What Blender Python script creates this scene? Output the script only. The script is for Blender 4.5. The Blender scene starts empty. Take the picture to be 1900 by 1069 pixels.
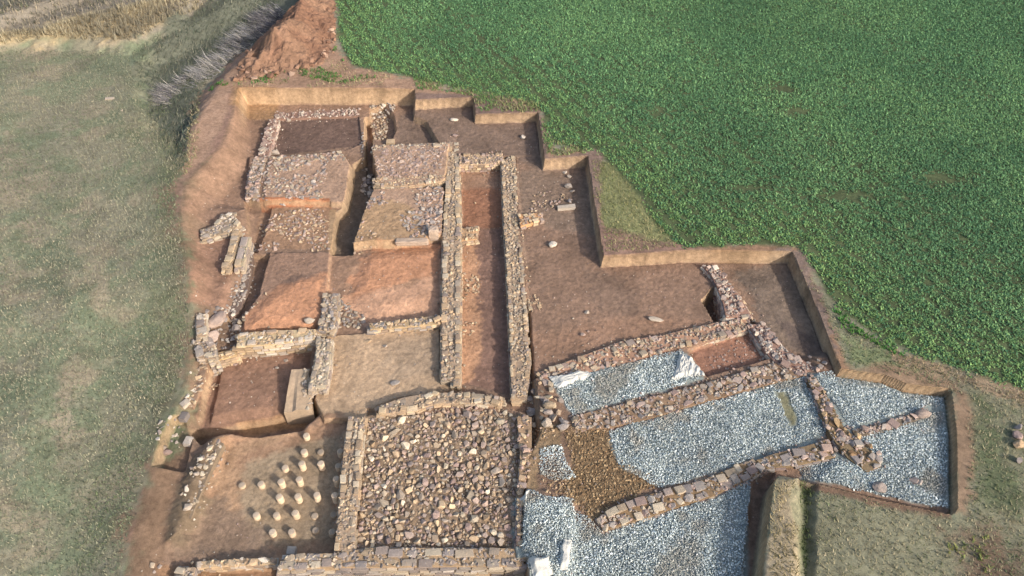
import bpy, math, random
import numpy as np
from mathutils import Vector

# ------------------------------------------------------------------ camera, sky, sun, exposure
SC = bpy.context.scene
COL = SC.collection
F_PX = 1437.0; TILT = math.radians(46); CAM_H = 20.0
cam_d = bpy.data.cameras.new('camera'); cam = bpy.data.objects.new('camera', cam_d); COL.objects.link(cam)
cam_d.sensor_width = 36.0; cam_d.lens = 36.0 * F_PX / 1900.0
cam_d.clip_start = 0.1; cam_d.clip_end = 3000
cam.location = (0, 0, CAM_H); cam.rotation_euler = (math.pi / 2 - TILT, 0, 0)
SC.camera = cam

SUN_EL = math.radians(27); SUN_AZ = math.atan2(0.76, -0.65)      # compass style: from +Y towards +X
w = bpy.data.worlds.new("World"); SC.world = w; w.use_nodes = True
wn = w.node_tree.nodes; wl = w.node_tree.links
bg = wn['Background']; sky = wn.new('ShaderNodeTexSky'); sky.sky_type = 'NISHITA'
sky.sun_disc = False; sky.sun_elevation = SUN_EL; sky.sun_rotation = SUN_AZ
sky.air_density = 1.0; sky.dust_density = 3.0
wl.new(sky.outputs[0], bg.inputs[0]); bg.inputs[1].default_value = 0.15
sl = bpy.data.lights.new('sun', 'SUN'); sl.energy = 2.7; sl.angle = math.radians(1.5); sl.color = (1.0, 0.95, 0.89)
so = bpy.data.objects.new('sun', sl); COL.objects.link(so)
sdir = Vector((math.sin(SUN_AZ) * math.cos(SUN_EL), math.cos(SUN_AZ) * math.cos(SUN_EL), math.sin(SUN_EL)))
so.rotation_euler = sdir.to_track_quat('Z', 'Y').to_euler(); so.location = (20, -20, 30)
SC.view_settings.view_transform = 'Standard'; SC.view_settings.look = 'None'
SC.view_settings.gamma = 1; SC.view_settings.use_curve_mapping = False
SC.view_settings.exposure = 0.70

rng = np.random.default_rng(7); random.seed(7)

# ------------------------------------------------------------------ helpers
def P(px, py, z=0.0):
    """survey helper: the ground point at height z that was read at this place of the survey picture"""
    a = (px - 950) / F_PX; b = -(py - 534.5) / F_PX
    dy = math.cos(TILT) + b * math.sin(TILT); dz = -math.sin(TILT) + b * math.cos(TILT)
    t = (z - CAM_H) / dz
    return (a * t, dy * t)
def PP(pts, z=0.0): return np.array([P(x, y, z) for x, y in pts])

KA = 1.12
def C(r, g, b, k=1.0):
    """surface colour from how the sunlit surface reads"""
    v = np.array([r, g, b], float) / 255
    v = np.where(v <= .04045, v / 12.92, ((v + .055) / 1.055) ** 2.4)
    g = v.mean(); v = g + (v - g) * .86
    return np.clip(v / KA * k, 0.004, 0.85)

_T = np.random.default_rng(3).random((512, 512)).astype(np.float32)
def vnoise(x, y):
    xi = np.floor(x).astype(np.int64); yi = np.floor(y).astype(np.int64)
    fx = (x - xi).astype(np.float32); fy = (y - yi).astype(np.float32)
    fx = fx * fx * (3 - 2 * fx); fy = fy * fy * (3 - 2 * fy)
    x0 = xi & 511; x1 = (xi + 1) & 511; y0 = yi & 511; y1 = (yi + 1) & 511
    return (_T[x0, y0] * (1 - fx) + _T[x1, y0] * fx) * (1 - fy) + (_T[x0, y1] * (1 - fx) + _T[x1, y1] * fx) * fy
def fbm(x, y, s, o=4, seed=0):
    t = 0; a = 1; n = 0
    ca, sa = math.cos(.6), math.sin(.6)
    for k in range(o):
        f = 2.0 ** k / s
        xr = (x * ca - y * sa) * f + 17.3 * (k + 1) + seed * 31.7; yr = (x * sa + y * ca) * f + 9.1 * k + seed * 13.3
        t = t + a * (vnoise(xr, yr) * 2 - 1); n += a; a *= .55
        ca, sa = ca * math.cos(.6) - sa * math.sin(.6), sa * math.cos(.6) + ca * math.sin(.6)
    return t / n
def sstep(v): v = np.clip(v, 0, 1); return v * v * (3 - 2 * v)
def sdf(poly, x, y):
    """signed distance, positive inside"""
    n = len(poly); d = np.full(x.shape, 1e9); ins = np.zeros(x.shape, bool)
    for i in range(n):
        ax, ay = poly[i]; bx, by = poly[(i + 1) % n]
        ex, ey = bx - ax, by - ay; L = ex * ex + ey * ey + 1e-12
        t = np.clip(((x - ax) * ex + (y - ay) * ey) / L, 0, 1)
        d = np.minimum(d, (x - ax - t * ex) ** 2 + (y - ay - t * ey) ** 2)
        c = ((ay > y) != (by > y)) & (x < (bx - ax) * (y - ay) / ((by - ay) if abs(by - ay) > 1e-12 else 1e-12) + ax)
        ins ^= c
    d = np.sqrt(d); return np.where(ins, d, -d)

def mesh_obj(name, V, faces, col=None, mat=None, parent=None, smooth=False):
    """faces: list of (k, array[n,k])"""
    me = bpy.data.meshes.new(name)
    V = np.asarray(V, np.float32); me.vertices.add(len(V)); me.vertices.foreach_set('co', V.ravel())
    loops = np.concatenate([np.asarray(a, np.int32).ravel() for k, a in faces])
    tot = np.concatenate([np.full(len(a), k, np.int32) for k, a in faces])
    st = np.concatenate([[0], np.cumsum(tot)[:-1]]).astype(np.int32)
    me.loops.add(len(loops)); me.loops.foreach_set('vertex_index', loops)
    me.polygons.add(len(tot)); me.polygons.foreach_set('loop_start', st); me.polygons.foreach_set('loop_total', tot)
    me.polygons.foreach_set('use_smooth', np.full(len(tot), smooth, bool))
    if col is not None:
        at = me.attributes.new('Col', 'FLOAT_COLOR', 'POINT')
        c = np.ones((len(V), 4), np.float32); c[:, :3] = col; at.data.foreach_set('color', c.ravel())
    me.update(); me.validate(clean_customdata=False)
    if mat: me.materials.append(mat)
    o = bpy.data.objects.new(name, me); COL.objects.link(o)
    if parent: o.parent = parent
    return o
def tag(o, label=None, cat=None, group=None, kind=None):
    if label: o['label'] = label
    if cat: o['category'] = cat
    if group: o['group'] = group
    if kind or cat: o['kind'] = kind or 'thing'
    return o

# ------------------------------------------------------------------ materials
def mat(name, amp=.25, scale=14, fine=60, rough=.95, bump=.4, bdist=.02, rnd=0.0, spec=.15, base=None, trans=0, strata=False):
    m = bpy.data.materials.new(name); m.use_nodes = True
    N = m.node_tree.nodes; L = m.node_tree.links; b = N['Principled BSDF']
    b.inputs['Roughness'].default_value = rough; b.inputs['Specular IOR Level'].default_value = spec
    if base is None:
        at = N.new('ShaderNodeAttribute'); at.attribute_name = 'Col'; src = at.outputs['Color']
    else:
        rgb = N.new('ShaderNodeRGB'); rgb.outputs[0].default_value = (*base, 1); src = rgb.outputs[0]
    tc = N.new('ShaderNodeNewGeometry')
    def noise(sc, det, ro):
        n = N.new('ShaderNodeTexNoise'); n.inputs['Scale'].default_value = sc; n.inputs['Detail'].default_value = det
        n.inputs['Roughness'].default_value = ro; L.new(tc.outputs['Position'], n.inputs['Vector']); return n
    n1 = noise(scale, 5, .65); n2 = noise(fine, 3, .7)
    if strata:
        mp = N.new('ShaderNodeVectorMath'); mp.operation = 'MULTIPLY'; mp.inputs[1].default_value = (.12, .12, 1.6)
        L.new(tc.outputs['Position'], mp.inputs[0]); L.new(mp.outputs[0], n1.inputs['Vector'])
        mp2 = N.new('ShaderNodeVectorMath'); mp2.operation = 'ADD'; L.new(tc.outputs['Position'], mp2.inputs[0])
        mp3 = N.new('ShaderNodeVectorMath'); mp3.operation = 'MULTIPLY'; mp3.inputs[1].default_value = (1, 1, 1.3); L.new(mp2.outputs[0], mp3.inputs[0]); L.new(mp3.outputs[0], n1.inputs['Vector'])
    def mr(s, a, bb):
        r = N.new('ShaderNodeMapRange'); L.new(s, r.inputs['Value'])
        r.inputs['From Min'].default_value = .3; r.inputs['From Max'].default_value = .7
        r.inputs['To Min'].default_value = a; r.inputs['To Max'].default_value = bb; return r.outputs[0]
    v = N.new('ShaderNodeMath'); v.operation = 'MULTIPLY'
    L.new(mr(n1.outputs['Fac'], 1 - amp, 1 + amp), v.inputs[0]); L.new(mr(n2.outputs['Fac'], 1 - amp * .8, 1 + amp * .8), v.inputs[1])
    val = v.outputs[0]
    if rnd:
        oi = N.new('ShaderNodeObjectInfo'); r = N.new('ShaderNodeMapRange'); L.new(oi.outputs['Random'], r.inputs['Value'])
        r.inputs['To Min'].default_value = 1 - rnd; r.inputs['To Max'].default_value = 1 + rnd
        q = N.new('ShaderNodeMath'); q.operation = 'MULTIPLY'; L.new(val, q.inputs[0]); L.new(r.outputs[0], q.inputs[1]); val = q.outputs[0]
    mx = N.new('ShaderNodeVectorMath'); mx.operation = 'SCALE'; L.new(src, mx.inputs[0]); L.new(val, mx.inputs['Scale'])
    L.new(mx.outputs[0], b.inputs['Base Color'])
    if bump:
        bp = N.new('ShaderNodeBump'); bp.inputs['Strength'].default_value = bump; bp.inputs['Distance'].default_value = bdist
        L.new(n2.outputs['Fac'], bp.inputs['Height']); L.new(bp.outputs[0], b.inputs['Normal'])
    if trans:
        out = N['Material Output']; t = N.new('ShaderNodeBsdfTranslucent'); L.new(mx.outputs[0], t.inputs[0])
        ms = N.new('ShaderNodeMixShader'); ms.inputs[0].default_value = trans
        L.new(b.outputs[0], ms.inputs[1]); L.new(t.outputs[0], ms.inputs[2]); L.new(ms.outputs[0], out.inputs[0])
    return m
M_GROUND = mat('soil and turf', .26, 7, 38, .97, .7, .035)
M_STONE = mat('weathered limestone', .16, 18, 60, .92, .5, .02, rnd=.0)
M_ROCK = mat('loose limestone', .14, 18, 60, .92, .5, .02, rnd=.14)
M_GRAVEL = mat('crushed gravel', .08, 30, 90, .85, .2, .01)
M_LEAF = mat('green leaves', .12, 3, 20, .6, 0, spec=.25, trans=.25)
M_STRAW = mat('grass blades', .12, 3, 20, .9, 0, trans=.2)
M_BRICK = mat('fired clay brick', .10, 25, 90, .9, .3, .006, rnd=.08)
M_CLOTH = mat('white geotextile', .10, 12, 50, .9, .3, .01)
M_PLASTER = mat('lime plaster', .14, 9, 45, .93, .5, .015)

# ------------------------------------------------------------------ terrain: one height field
def axis(lo, hi, step, g, mx, far):
    a = list(np.arange(lo, hi + 1e-6, step)); s = step; p = hi
    up = []
    while p < far[1]:
        s = min(s * g, mx) if abs(p) < 75 else s * 1.35
        p += s; up.append(p)
    s = step; p = lo; dn = []
    while p > far[0]:
        s = min(s * g, mx) if abs(p) < 75 else s * 1.35
        p -= s; dn.append(p)
    return np.array(dn[::-1] + a + up)
STEP = .04
xs = axis(-15.6, 13.6, STEP, 1.05, .3, (-600, 600)); ys = axis(6.0, 33.6, STEP, 1.05, .3, (-200, 900))
GX, GY = np.meshgrid(xs, ys, indexing='ij'); SH = GX.shape
gx = GX.ravel(); gy = GY.ravel()
near = (np.abs(gx) < 90) & (gy > -30) & (gy < 110)
w1 = fbm(gx, gy, 1.6, 4, 1) ; w2 = fbm(gx, gy, .35, 3, 2); w3 = fbm(gx, gy, .12, 2, 3); w4 = fbm(gx, gy, 6, 3, 4)
gz = np.zeros_like(gx)
gz += .06 * w4 + .025 * w1 * near + .012 * w2 * near
gc = np.zeros((len(gx), 3)); gc[:] = C(120, 118, 90)
UNDER = {}
def region(poly, pad):
    lo = poly.min(0) - pad; hi = poly.max(0) + pad
    return np.nonzero((gx > lo[0]) & (gx < hi[0]) & (gy > lo[1]) & (gy < hi[1]))[0]
def level(pts, z, soft=.08, zp=None, warp=.02, world=False, rel=False, rough=.012):
    poly = np.array(pts) if world else PP(pts, z if zp is None else zp)
    i = region(poly, soft + .3); d = sdf(poly, gx[i], gy[i]) + warp * (.8 * w1[i] + .7 * w2[i]) * 2
    t = sstep(d / soft + .5)
    tgt = gz[i] + z if rel else z + rough * (w2[i] + w3[i]) + .02 * w1[i]
    gz[i] = gz[i] * (1 - t) + tgt * t
def paint(pts, rgb, soft=.15, zp=-.5, warp=.12, k=1.0, world=False, mod=None, seed=0, clip=False):
    poly = np.array(pts) if world else PP(pts, zp)
    i = region(poly, soft + .6); d = sdf(poly, gx[i], gy[i]) + warp * (w1[i] + .8 * w2[i] + .4 * w3[i]) * 2
    t = sstep(d / soft + .5) * k
    if clip: t = t * (sdf(SITEW, gx[i], gy[i]) > .02)
    if mod: t = t * sstep(.5 + mod * fbm(gx[i], gy[i], .8, 4, seed + 11))
    gc[i] = gc[i] * (1 - t[:, None]) + np.array(rgb)[None] * t[:, None]

# --- large ground colours
paint([(-120, -60), (120, -60), (120, 160), (-120, 160)], C(142, 136, 112), 1, world=True)
for sd, rgb in ((1, C(116, 126, 98)), (2, C(164, 148, 122)), (3, C(124, 134, 102))):
    f = fbm(gx, gy, 2.6 - .6 * sd, 5, 20 + sd); t = sstep((f - .02) * 3.2)[:, None] * .75; gc = gc * (1 - t) + rgb * t
# greener band beside the dig on the west
paint([(255, 60), (370, 175), (360, 300), (330, 340), (325, 600), (270, 770), (190, 1000), (120, 1200), (60, 1200), (110, 900), (230, 620), (265, 330), (200, 200)], C(104, 114, 86), 2.2, 0, .5, .5)
paint([(370, 250), (350, 420), (350, 600), (320, 760), (240, 1000), (200, 1200), (140, 1200), (190, 960), (285, 660), (300, 420), (305, 300)], C(100, 96, 70), 1.2, 0, .3, .55)
# top left banks
paint([(-300, -60), (330, -60), (560, 0), (500, 10), (330, 60), (240, 92), (100, 82), (-300, 130)], C(138, 128, 112), .6, 0, .4)
paint([(-300, 120), (0, 75), (80, 70), (250, 20), (330, 0), (300, 60), (240, 88), (110, 84), (0, 92), (-300, 150)], C(172, 152, 112), .4, 0, .3)
paint([(-300, 20), (200, -30), (250, -10), (60, 40), (-300, 80)], C(112, 108, 96), .5, 0, .3)
paint([(-300, -20), (80, -60), (60, 0), (-300, 30)], C(165, 148, 112), .5, 0, .3)
paint([(330, 40), (520, -60), (620, -60), (530, 20), (455, 75), (380, 140), (345, 250), (300, 250), (262, 180), (270, 110)], C(100, 102, 86), .8, 0, .4)
# bare soil margins
SOILM = C(166, 130, 102)
paint([(355, 160), (450, 75), (620, -20), (626, 90), (660, 125), (770, 145), (880, 170), (1000, 195), (1020, 280), (1085, 285), (1115, 320), (1110, 480), (900, 300), (700, 200), (440, 210), (420, 270), (345, 330), (365, 210)], SOILM, .5, 0, .25)
paint([(360, 170), (440, 168), (440, 200), (420, 270), (345, 330), (362, 230)], C(172, 136, 108), .4, 0, .2)
paint([(345, 330), (420, 262), (500, 300), (480, 700), (400, 1150), (175, 1150), (235, 960), (290, 800), (335, 690), (352, 600), (350, 480), (325, 420), (310, 350)], C(138, 110, 90), 1.1, 0, .4)
paint([(235, 960), (300, 780), (380, 800), (400, 1000), (330, 1150), (190, 1150)], C(132, 104, 84), .7, 0, .3)
# grassy ground to the east
paint([(1094, 294), (1150, 310), (1215, 400), (1268, 464), (1122, 472)], C(136, 136, 88), .15, 0, .06)
paint([(1470, 462), (1500, 480), (1570, 590), (1660, 660), (1900, 740), (2300, 800), (2300, 1250), (1400, 1250), (1420, 880), (1770, 960), (1770, 720), (1560, 690)], C(140, 136, 106), .4, 0, .2)
paint([(1560, 620), (1640, 640), (1750, 690), (1740, 715), (1560, 680)], C(130, 140, 92), .5, 0, .3, .8)
paint([(1800, 720), (1880, 760), (1900, 960), (1830, 940), (1790, 800)], C(92, 104, 68), .8, 0, .4, .8)
paint([(1540, 680), (1640, 675), (1780, 705), (1810, 760), (1800, 950), (1772, 950), (1768, 730), (1680, 722), (1552, 690)], C(150, 122, 94), .35, 0, .12)
paint([(1088, 290), (1100, 290), (1128, 476), (1115, 480)], C(160, 128, 100), .12, 0, .04)
paint([(1108, 462), (1400, 452), (1482, 458), (1585, 690), (1545, 695), (1466, 472), (1108, 482)], C(158, 122, 92), .25, 0, .08)
paint([(1480, 890), (1560, 905), (1640, 925), (1765, 950), (1765, 962), (1630, 940), (1480, 905)], C(128, 100, 78), .2, 0, .06)
paint([(1425, 895), (1475, 885), (1480, 1180), (1400, 1180)], C(168, 150, 118), .35, 0, .15)
paint([(1485, 895), (1508, 900), (1505, 1010), (1490, 1060), (1482, 1000)], C(86, 92, 60), .35, 0, .1)
paint([(1770, 1000), (1850, 960), (1900, 1010), (1900, 1150), (1780, 1150)], C(126, 104, 82), .9, 0, .4)
paint([(1640, 640), (1760, 678), (1900, 715), (2200, 790), (2200, 860), (1900, 760), (1780, 712), (1660, 668)], C(158, 134, 104), .3, 0, .2)
# crop soil and far field
CROP = [(600, -330), (616, -120), (622, 0), (628, 70), (655, 122), (760, 142), (860, 165), (960, 182), (1008, 210), (1022, 262), (1085, 280), (1130, 300), (1200, 385), (1218, 425), (1265, 464), (1400, 455), (1476, 460), (1515, 510), (1560, 580), (1650, 640), (1790, 690), (1900, 720), (2300, 800)]
CROPW = [tuple(p) for p in PP(CROP)] + [(90, 10), (90, 95), (-24, 95)]
paint(CROPW, C(88, 98, 62), .35, warp=.1, world=True)

# --- relief outside the dig
level([(1415, 880), (1478, 892), (1482, 1200), (1395, 1200)], .28, .5, 0, .05, rel=True)
level([(1484, 892), (1512, 898), (1508, 1100), (1484, 1100)], -.16, .3, 0, .05, rel=True)
level([(262, 180), (275, 110), (420, 20), (560, -80), (640, -80), (520, 30), (400, 140), (335, 240), (325, 280), (290, 240)], -.6, 1.3, 0, .1, rel=True)
level([(-300, -80), (420, -80), (330, 50), (240, 96), (110, 88), (0, 95), (-300, 150)], .5, .9, 0, .1, rel=True)
level([(-300, -80), (100, -80), (210, 0), (0, 70), (-300, 100)], .4, .7, 0, .1, rel=True)

level([(190, 580), (440, 560), (520, 800), (520, 1250), (-50, 1250), (120, 800)], -.5, 3.2, 0, .05, rel=True)
# --- the dig outline
SITE = [(441, 166), (600, 164), (767, 167), (768, 187), (877, 180), (880, 212), (996, 209), (1008, 298), (1088, 292), (1100, 380), (1117, 477), (1280, 467), (1468, 469), (1503, 548), (1558, 686), (1640, 699), (1681, 716), (1761, 724), (1770, 800), (1772, 942), (1764, 950), (1640, 925), (1560, 905), (1496, 889), (1440, 884), (1427, 905), (1405, 1075), (1390, 1200),
        (150, 1200), (215, 1069), (245, 960), (290, 790), (335, 700), (352, 600), (350, 500), (333, 420), (345, 340), (412, 270), (432, 215)]
poly = PP(SITE, 0); i = region(poly, 2)
d = sdf(poly, gx[i], gy[i]) + .02 * w1[i] + .012 * w2[i]
wx = PP([(441, 166), (432, 215), (412, 270), (345, 340), (333, 420), (350, 500), (352, 600), (335, 700), (290, 790), (245, 960), (215, 1069), (150, 1200)], 0)
dw = np.full(len(i), 1e9)
for k in range(len(wx) - 1):
    (ax, ay), (bx, by) = wx[k], wx[k + 1]; ex, ey = bx - ax, by - ay
    t = np.clip(((gx[i] - ax) * ex + (gy[i] - ay) * ey) / (ex * ex + ey * ey), 0, 1)
    dw = np.minimum(dw, np.hypot(gx[i] - ax - t * ex, gy[i] - ay - t * ey))
ww = np.interp(gy[i], [8, 11, 12.5, 16, 19, 22, 27, 31, 33], [1.6, 1.4, 1.0, 1.0, 1.2, 1.5, 1.3, .5, .3])
t = sstep(d / .15 + .5) * np.where(gx[i] < -6, sstep(dw / ww), 1)
WF = np.ones_like(gx); WF[i] = np.where(gx[i] < -6, sstep(dw / np.interp(gy[i], [8, 11, 12.5, 16, 19, 22, 27], [1.5, 1.2, .7, .7, .8, 1.2, 1.0]) + .02 * w1[i]), 1)
flo = -.85 + .035 * w1[i] + .012 * (w2[i] + w3[i])
gz[i] = gz[i] * (1 - t) + flo * t

BROWN = C(148, 116, 97); BROWN2 = C(130, 104, 92); RED = C(158, 118, 98); ORANGE = C(200, 140, 104); TAN = C(190, 156, 126); HYP = C(166, 140, 114)
SITEW = PP(SITE, 0)
di = sdf(SITEW, gx[i], gy[i]); tt = sstep((di - .0) / .08)[:, None] * np.where(gx[i] < -8, sstep((dw - .3) / 1.2), 1)[:, None]
gc[i] = gc[i] * (1 - tt) + BROWN * tt
# --- floors: level and colour
level([(800, 160), (1010, 150), (1100, 280), (1140, 520), (960, 540), (955, 292), (850, 286), (812, 262), (795, 235), (800, 200)], -.50, .10, -.5) if False else None
def inside_level(pts, z, soft=.08, warp=.02, rough=.012, zp=None, wf=True):
    """a floor inside the dig: never cuts the baulks"""
    poly = PP(pts, z if zp is None else zp); j = region(poly, soft + .3); d = sdf(poly, gx[j], gy[j]) + warp * (.8 * w1[j] + .7 * w2[j]) * 2
    ds = sdf(SITEW, gx[j], gy[j])
    t = sstep(d / soft + .5) * sstep((ds + .02 * w1[j] + .012 * w2[j]) / .15 + .5)
    if wf: t = t * WF[j]
    gz[j] = gz[j] * (1 - t) + (z + rough * (w2[j] + w3[j]) + .02 * w1[j]) * t
IL = inside_level
IL([(792, 150), (1030, 150), (1100, 260), (1150, 520), (960, 560), (956, 292), (850, 286), (812, 262), (796, 235), (790, 225), (768, 215), (768, 150)], -.50, .10)
IL([(956, 292), (1110, 280), (1150, 470), (1480, 440), (1600, 690), (1450, 690), (1400, 600), (990, 700), (976, 500)], -.54, .15)
IL([(1380, 520), (1440, 510), (1470, 600), (1440, 660), (1420, 600)], -.50, .5)
IL([(990, 700), (1400, 600), (1470, 690), (1600, 670), (1820, 700), (1830, 980), (1496, 900), (1430, 895), (1385, 1200), (950, 1200), (955, 900), (1000, 800)], -.42, .2)
IL([(1500, 660), (1600, 630), (1860, 640), (1860, 990), (1496, 900), (1560, 840), (1540, 770)], -.30, .5)
IL([(1275, 655), (1385, 618), (1432, 668), (1310, 704)], -.62, .12)
IL([(516, 222), (665, 217), (672, 270), (640, 283), (500, 290)], -.95, .08)
IL([(487, 291), (632, 281), (650, 303), (645, 345), (638, 376), (487, 372)], -.55, .08)
IL([(462, 290), (500, 288), (490, 372), (455, 365)], -.62, .12)
IL([(483, 380), (614, 384), (614, 466), (466, 466), (470, 420)], -.85, .10)
IL([(690, 271), (833, 264), (826, 332), (775, 344), (694, 342)], -.40, .06)
IL([(685, 350), (824, 346), (820, 436), (745, 448), (700, 458), (650, 462), (668, 400)], -.52, .10)
IL([(614, 470), (655, 466), (700, 461), (815, 459), (818, 586), (690, 603), (636, 562), (610, 545)], -.92, .10)
IL([(500, 468), (612, 467), (606, 540), (598, 604), (452, 614), (452, 585), (482, 540)], -.72, .10)
IL([(464, 470), (498, 469), (478, 550), (452, 585), (428, 604), (420, 590), (440, 540)], -1.12, .12, zp=-.75)
IL([(455, 372), (502, 384), (492, 424), (476, 466), (455, 460), (462, 420)], -1.12, .15, zp=-.8)
IL([(655, 296), (676, 282), (694, 300), (700, 335), (672, 400), (652, 462), (612, 463), (624, 386), (642, 374)], -1.34, .07, zp=-.6)
IL([(677, 215), (690, 215), (690, 306), (677, 306)], -1.45, .05, zp=-.75)
IL([(688, 200), (712, 196), (730, 212), (734, 240), (726, 256), (692, 256), (686, 230)], -1.20, .12, zp=-.8)
IL([(858, 308), (926, 304), (946, 735), (858, 712)], -.88, .05)
IL([(350, 375), (452, 385), (455, 440), (440, 510), (400, 575), (350, 575)], -.60, .7)
IL([(340, 662), (412, 660), (392, 740), (366, 800), (310, 800)], -.85, .6)
IL([(408, 662), (580, 650), (576, 720), (575, 772), (450, 804), (366, 800), (380, 745)], -1.08, .12)
IL([(398, 668), (412, 668), (385, 792), (368, 795)], -1.22, .14, zp=-1.0)
IL([(345, 800), (450, 786), (520, 778), (578, 758), (588, 768), (560, 797), (480, 807), (425, 803), (380, 830)], -1.62, .12, zp=-1.03)
IL([(425, 812), (480, 804), (575, 797), (596, 770), (648, 768), (626, 1028), (515, 1040), (400, 1036), (350, 1000), (392, 880)], -1.02, .5)
IL([(345, 790), (450, 764), (520, 756), (575, 735), (592, 768), (562, 795), (480, 806), (425, 804), (380, 825)], -1.25, .4, zp=-1.03)
IL([(345, 798), (450, 778), (520, 766), (578, 742), (592, 768), (562, 797), (480, 809), (425, 807), (380, 830)], -1.6, .18, zp=-1.03)
level([(395, 812), (428, 808), (398, 860), (378, 930), (350, 1010), (318, 1010), (345, 900), (372, 840)], .22, .55, -.9, .03, rel=True)
IL([(606, 622), (815, 610), (816, 690), (850, 722), (740, 738), (700, 752), (680, 775), (600, 778), (582, 740)], -.78, .06)
IL([(676, 770), (772, 764), (850, 745), (930, 752), (985, 770), (968, 1018), (655, 1024)], -.635, .06, rough=.03)
IL([(298, 775), (335, 768), (352, 800), (335, 864), (283, 864)], -1.0, .10, zp=-.5, wf=False)
IL([(515, 1064), (975, 1058), (985, 1200), (480, 1200)], -1.1, .1)
IL([(380, 1058), (512, 1052), (500, 1200), (380, 1200)], -1.1, .12, zp=-.9)
IL([(1397, 880), (1432, 885), (1425, 905), (1402, 1075), (1390, 1200), (1362, 1200), (1375, 1070), (1389, 942)], -.66, .16)
IL([(1302, 560), (1322, 538), (1336, 545), (1350, 566), (1345, 594), (1325, 599)], -1.3, .07, zp=-.62)
IL([(683, 764), (772, 764), (772, 773), (683, 775)], -.95, .06)

level([(960, 920), (1010, 915), (1062, 935), (1062, 1060), (985, 1060)], .14, .5, -.4, .03, rel=True)
level([(690, 475), (812, 465), (812, 560), (700, 585), (660, 545)], .16, .9, -.92, .03, rel=True)
level([(545, 520), (600, 518), (598, 600), (470, 606), (480, 575)], .14, .7, -.72, .03, rel=True)
paint([(441, 195), (700, 196), (760, 200), (690, 215), (500, 215), (470, 300), (430, 420), (350, 420), (420, 280)], C(150, 116, 96), .3, -.85, .1)
paint([(441, 190), (520, 190), (505, 222), (436, 224)], C(160, 122, 88), .25, -.85, .06)
paint([(768, 190), (900, 190), (1000, 220), (1020, 330), (955, 292), (850, 286), (690, 270), (735, 250), (740, 205)], C(134, 108, 94), .2, -.5, .05)
paint([(960, 320), (1110, 300), (1110, 500), (970, 500)], C(140, 114, 98), .3, -.55, .1)
paint([(970, 420), (1090, 440), (1330, 490), (1340, 600), (1190, 612), (990, 690)], C(146, 114, 96), .3, -.6, .1)
paint([(1080, 500), (1160, 520), (1180, 590), (1120, 580)], C(128, 102, 88), .5, -.6, .2, .7)
paint([(985, 620), (1180, 590), (1400, 600), (1160, 640), (990, 690)], C(158, 120, 98), .4, -.6, .15, .9)
paint([(1350, 500), (1480, 480), (1560, 690), (1440, 640)], C(134, 112, 98), .3, -.6, .2)
paint([(1440, 600), (1530, 640), (1545, 690), (1480, 650)], C(108, 90, 84), .3, -.6, .1, .8)
paint([(516, 222), (665, 217), (672, 270), (505, 290)], C(118, 92, 82), .08, -.95, .02)
for q, zz in (([(487, 291), (632, 281), (650, 303), (640, 376), (487, 372)], -.55), ([(690, 271), (833, 264), (826, 340), (694, 342)], -.40), ([(685, 350), (824, 346), (820, 436), (650, 462)], -.52)):
    paint(q, C(176, 140, 118), .1, zz, .04)
paint([(483, 374), (614, 376), (614, 392), (483, 394)], C(184, 118, 82), .06, -.8, .02)
paint([(483, 390), (614, 388), (614, 466), (466, 466)], C(162, 124, 98), .1, -.95, .05)
paint([(655, 400), (700, 372), (760, 380), (790, 440), (700, 460), (650, 462)], C(176, 140, 106), .3, -.52, .12, .9)
paint([(655, 296), (676, 282), (694, 300), (700, 335), (672, 400), (652, 464), (608, 464), (620, 386), (640, 374)], C(124, 106, 92), .06, -.6, .02)  # trench darkened grey-brown: its shade is painted into the soil colour
paint([(610, 384), (622, 384), (614, 464), (608, 464)], C(170, 136, 104), .06, -.7, .02)
paint([(614, 470), (815, 459), (818, 586), (690, 603), (636, 562), (610, 545)], C(184, 140, 112), .1, -.92, .03)
paint([(614, 468), (700, 462), (650, 500), (636, 560), (612, 545)], C(150, 116, 96), .15, -.92, .05)
paint([(650, 520), (705, 464), (812, 459), (816, 510), (720, 545), (650, 565)], ORANGE, .35, -.92, .2, .95)
paint([(640, 560), (690, 545), (818, 520), (818, 586), (690, 603)], C(202, 152, 122), .4, -.92, .2, .9)
paint([(500, 468), (612, 467), (600, 604), (452, 614), (452, 585)], C(150, 116, 98), .1, -.72, .03)
paint([(520, 530), (602, 512), (600, 604), (452, 614), (460, 582)], ORANGE, .3, -.72, .1, .95)
paint([(370, 440), (440, 420), (420, 560), (360, 575)], RED, .3, -.6, .1, .8)
paint([(858, 308), (926, 304), (932, 420), (858, 420)], C(166, 126, 102), .15, -.88, .05)
paint([(858, 350), (932, 350), (935, 425), (858, 425)], C(158, 108, 82), .35, -.88, .1)
paint([(858, 425), (935, 425), (950, 735), (858, 712)], C(138, 104, 90), .2, -.88, .05)
paint([(858, 425), (880, 425), (890, 600), (880, 700), (858, 712)], C(184, 136, 104), .2, -.88, .12)
paint([(606, 622), (815, 610), (816, 690), (850, 722), (740, 738), (680, 775), (600, 778), (582, 740)], TAN, .08, -.78, .02)
paint([(720, 630), (815, 622), (810, 690), (730, 700)], C(170, 142, 118), .7, -.78, .2, .8)
paint([(395, 668), (580, 655), (575, 768), (450, 800), (366, 792)], C(150, 112, 92), .12, -1.15, .03)
paint([(430, 780), (520, 765), (575, 748), (560, 778), (450, 800)], C(176, 132, 90), .25, -1.1, .05, .8)
paint([(400, 810), (480, 804), (575, 797), (596, 770), (648, 768), (626, 1028), (515, 1040), (330, 1036), (350, 1000), (392, 880)], C(172, 132, 104), .2, -1.02, .1)
paint([(408, 830), (470, 812), (560, 800), (450, 850), (440, 960), (400, 960)], C(184, 144, 112), .3, -1.02, .12, .9)
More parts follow.
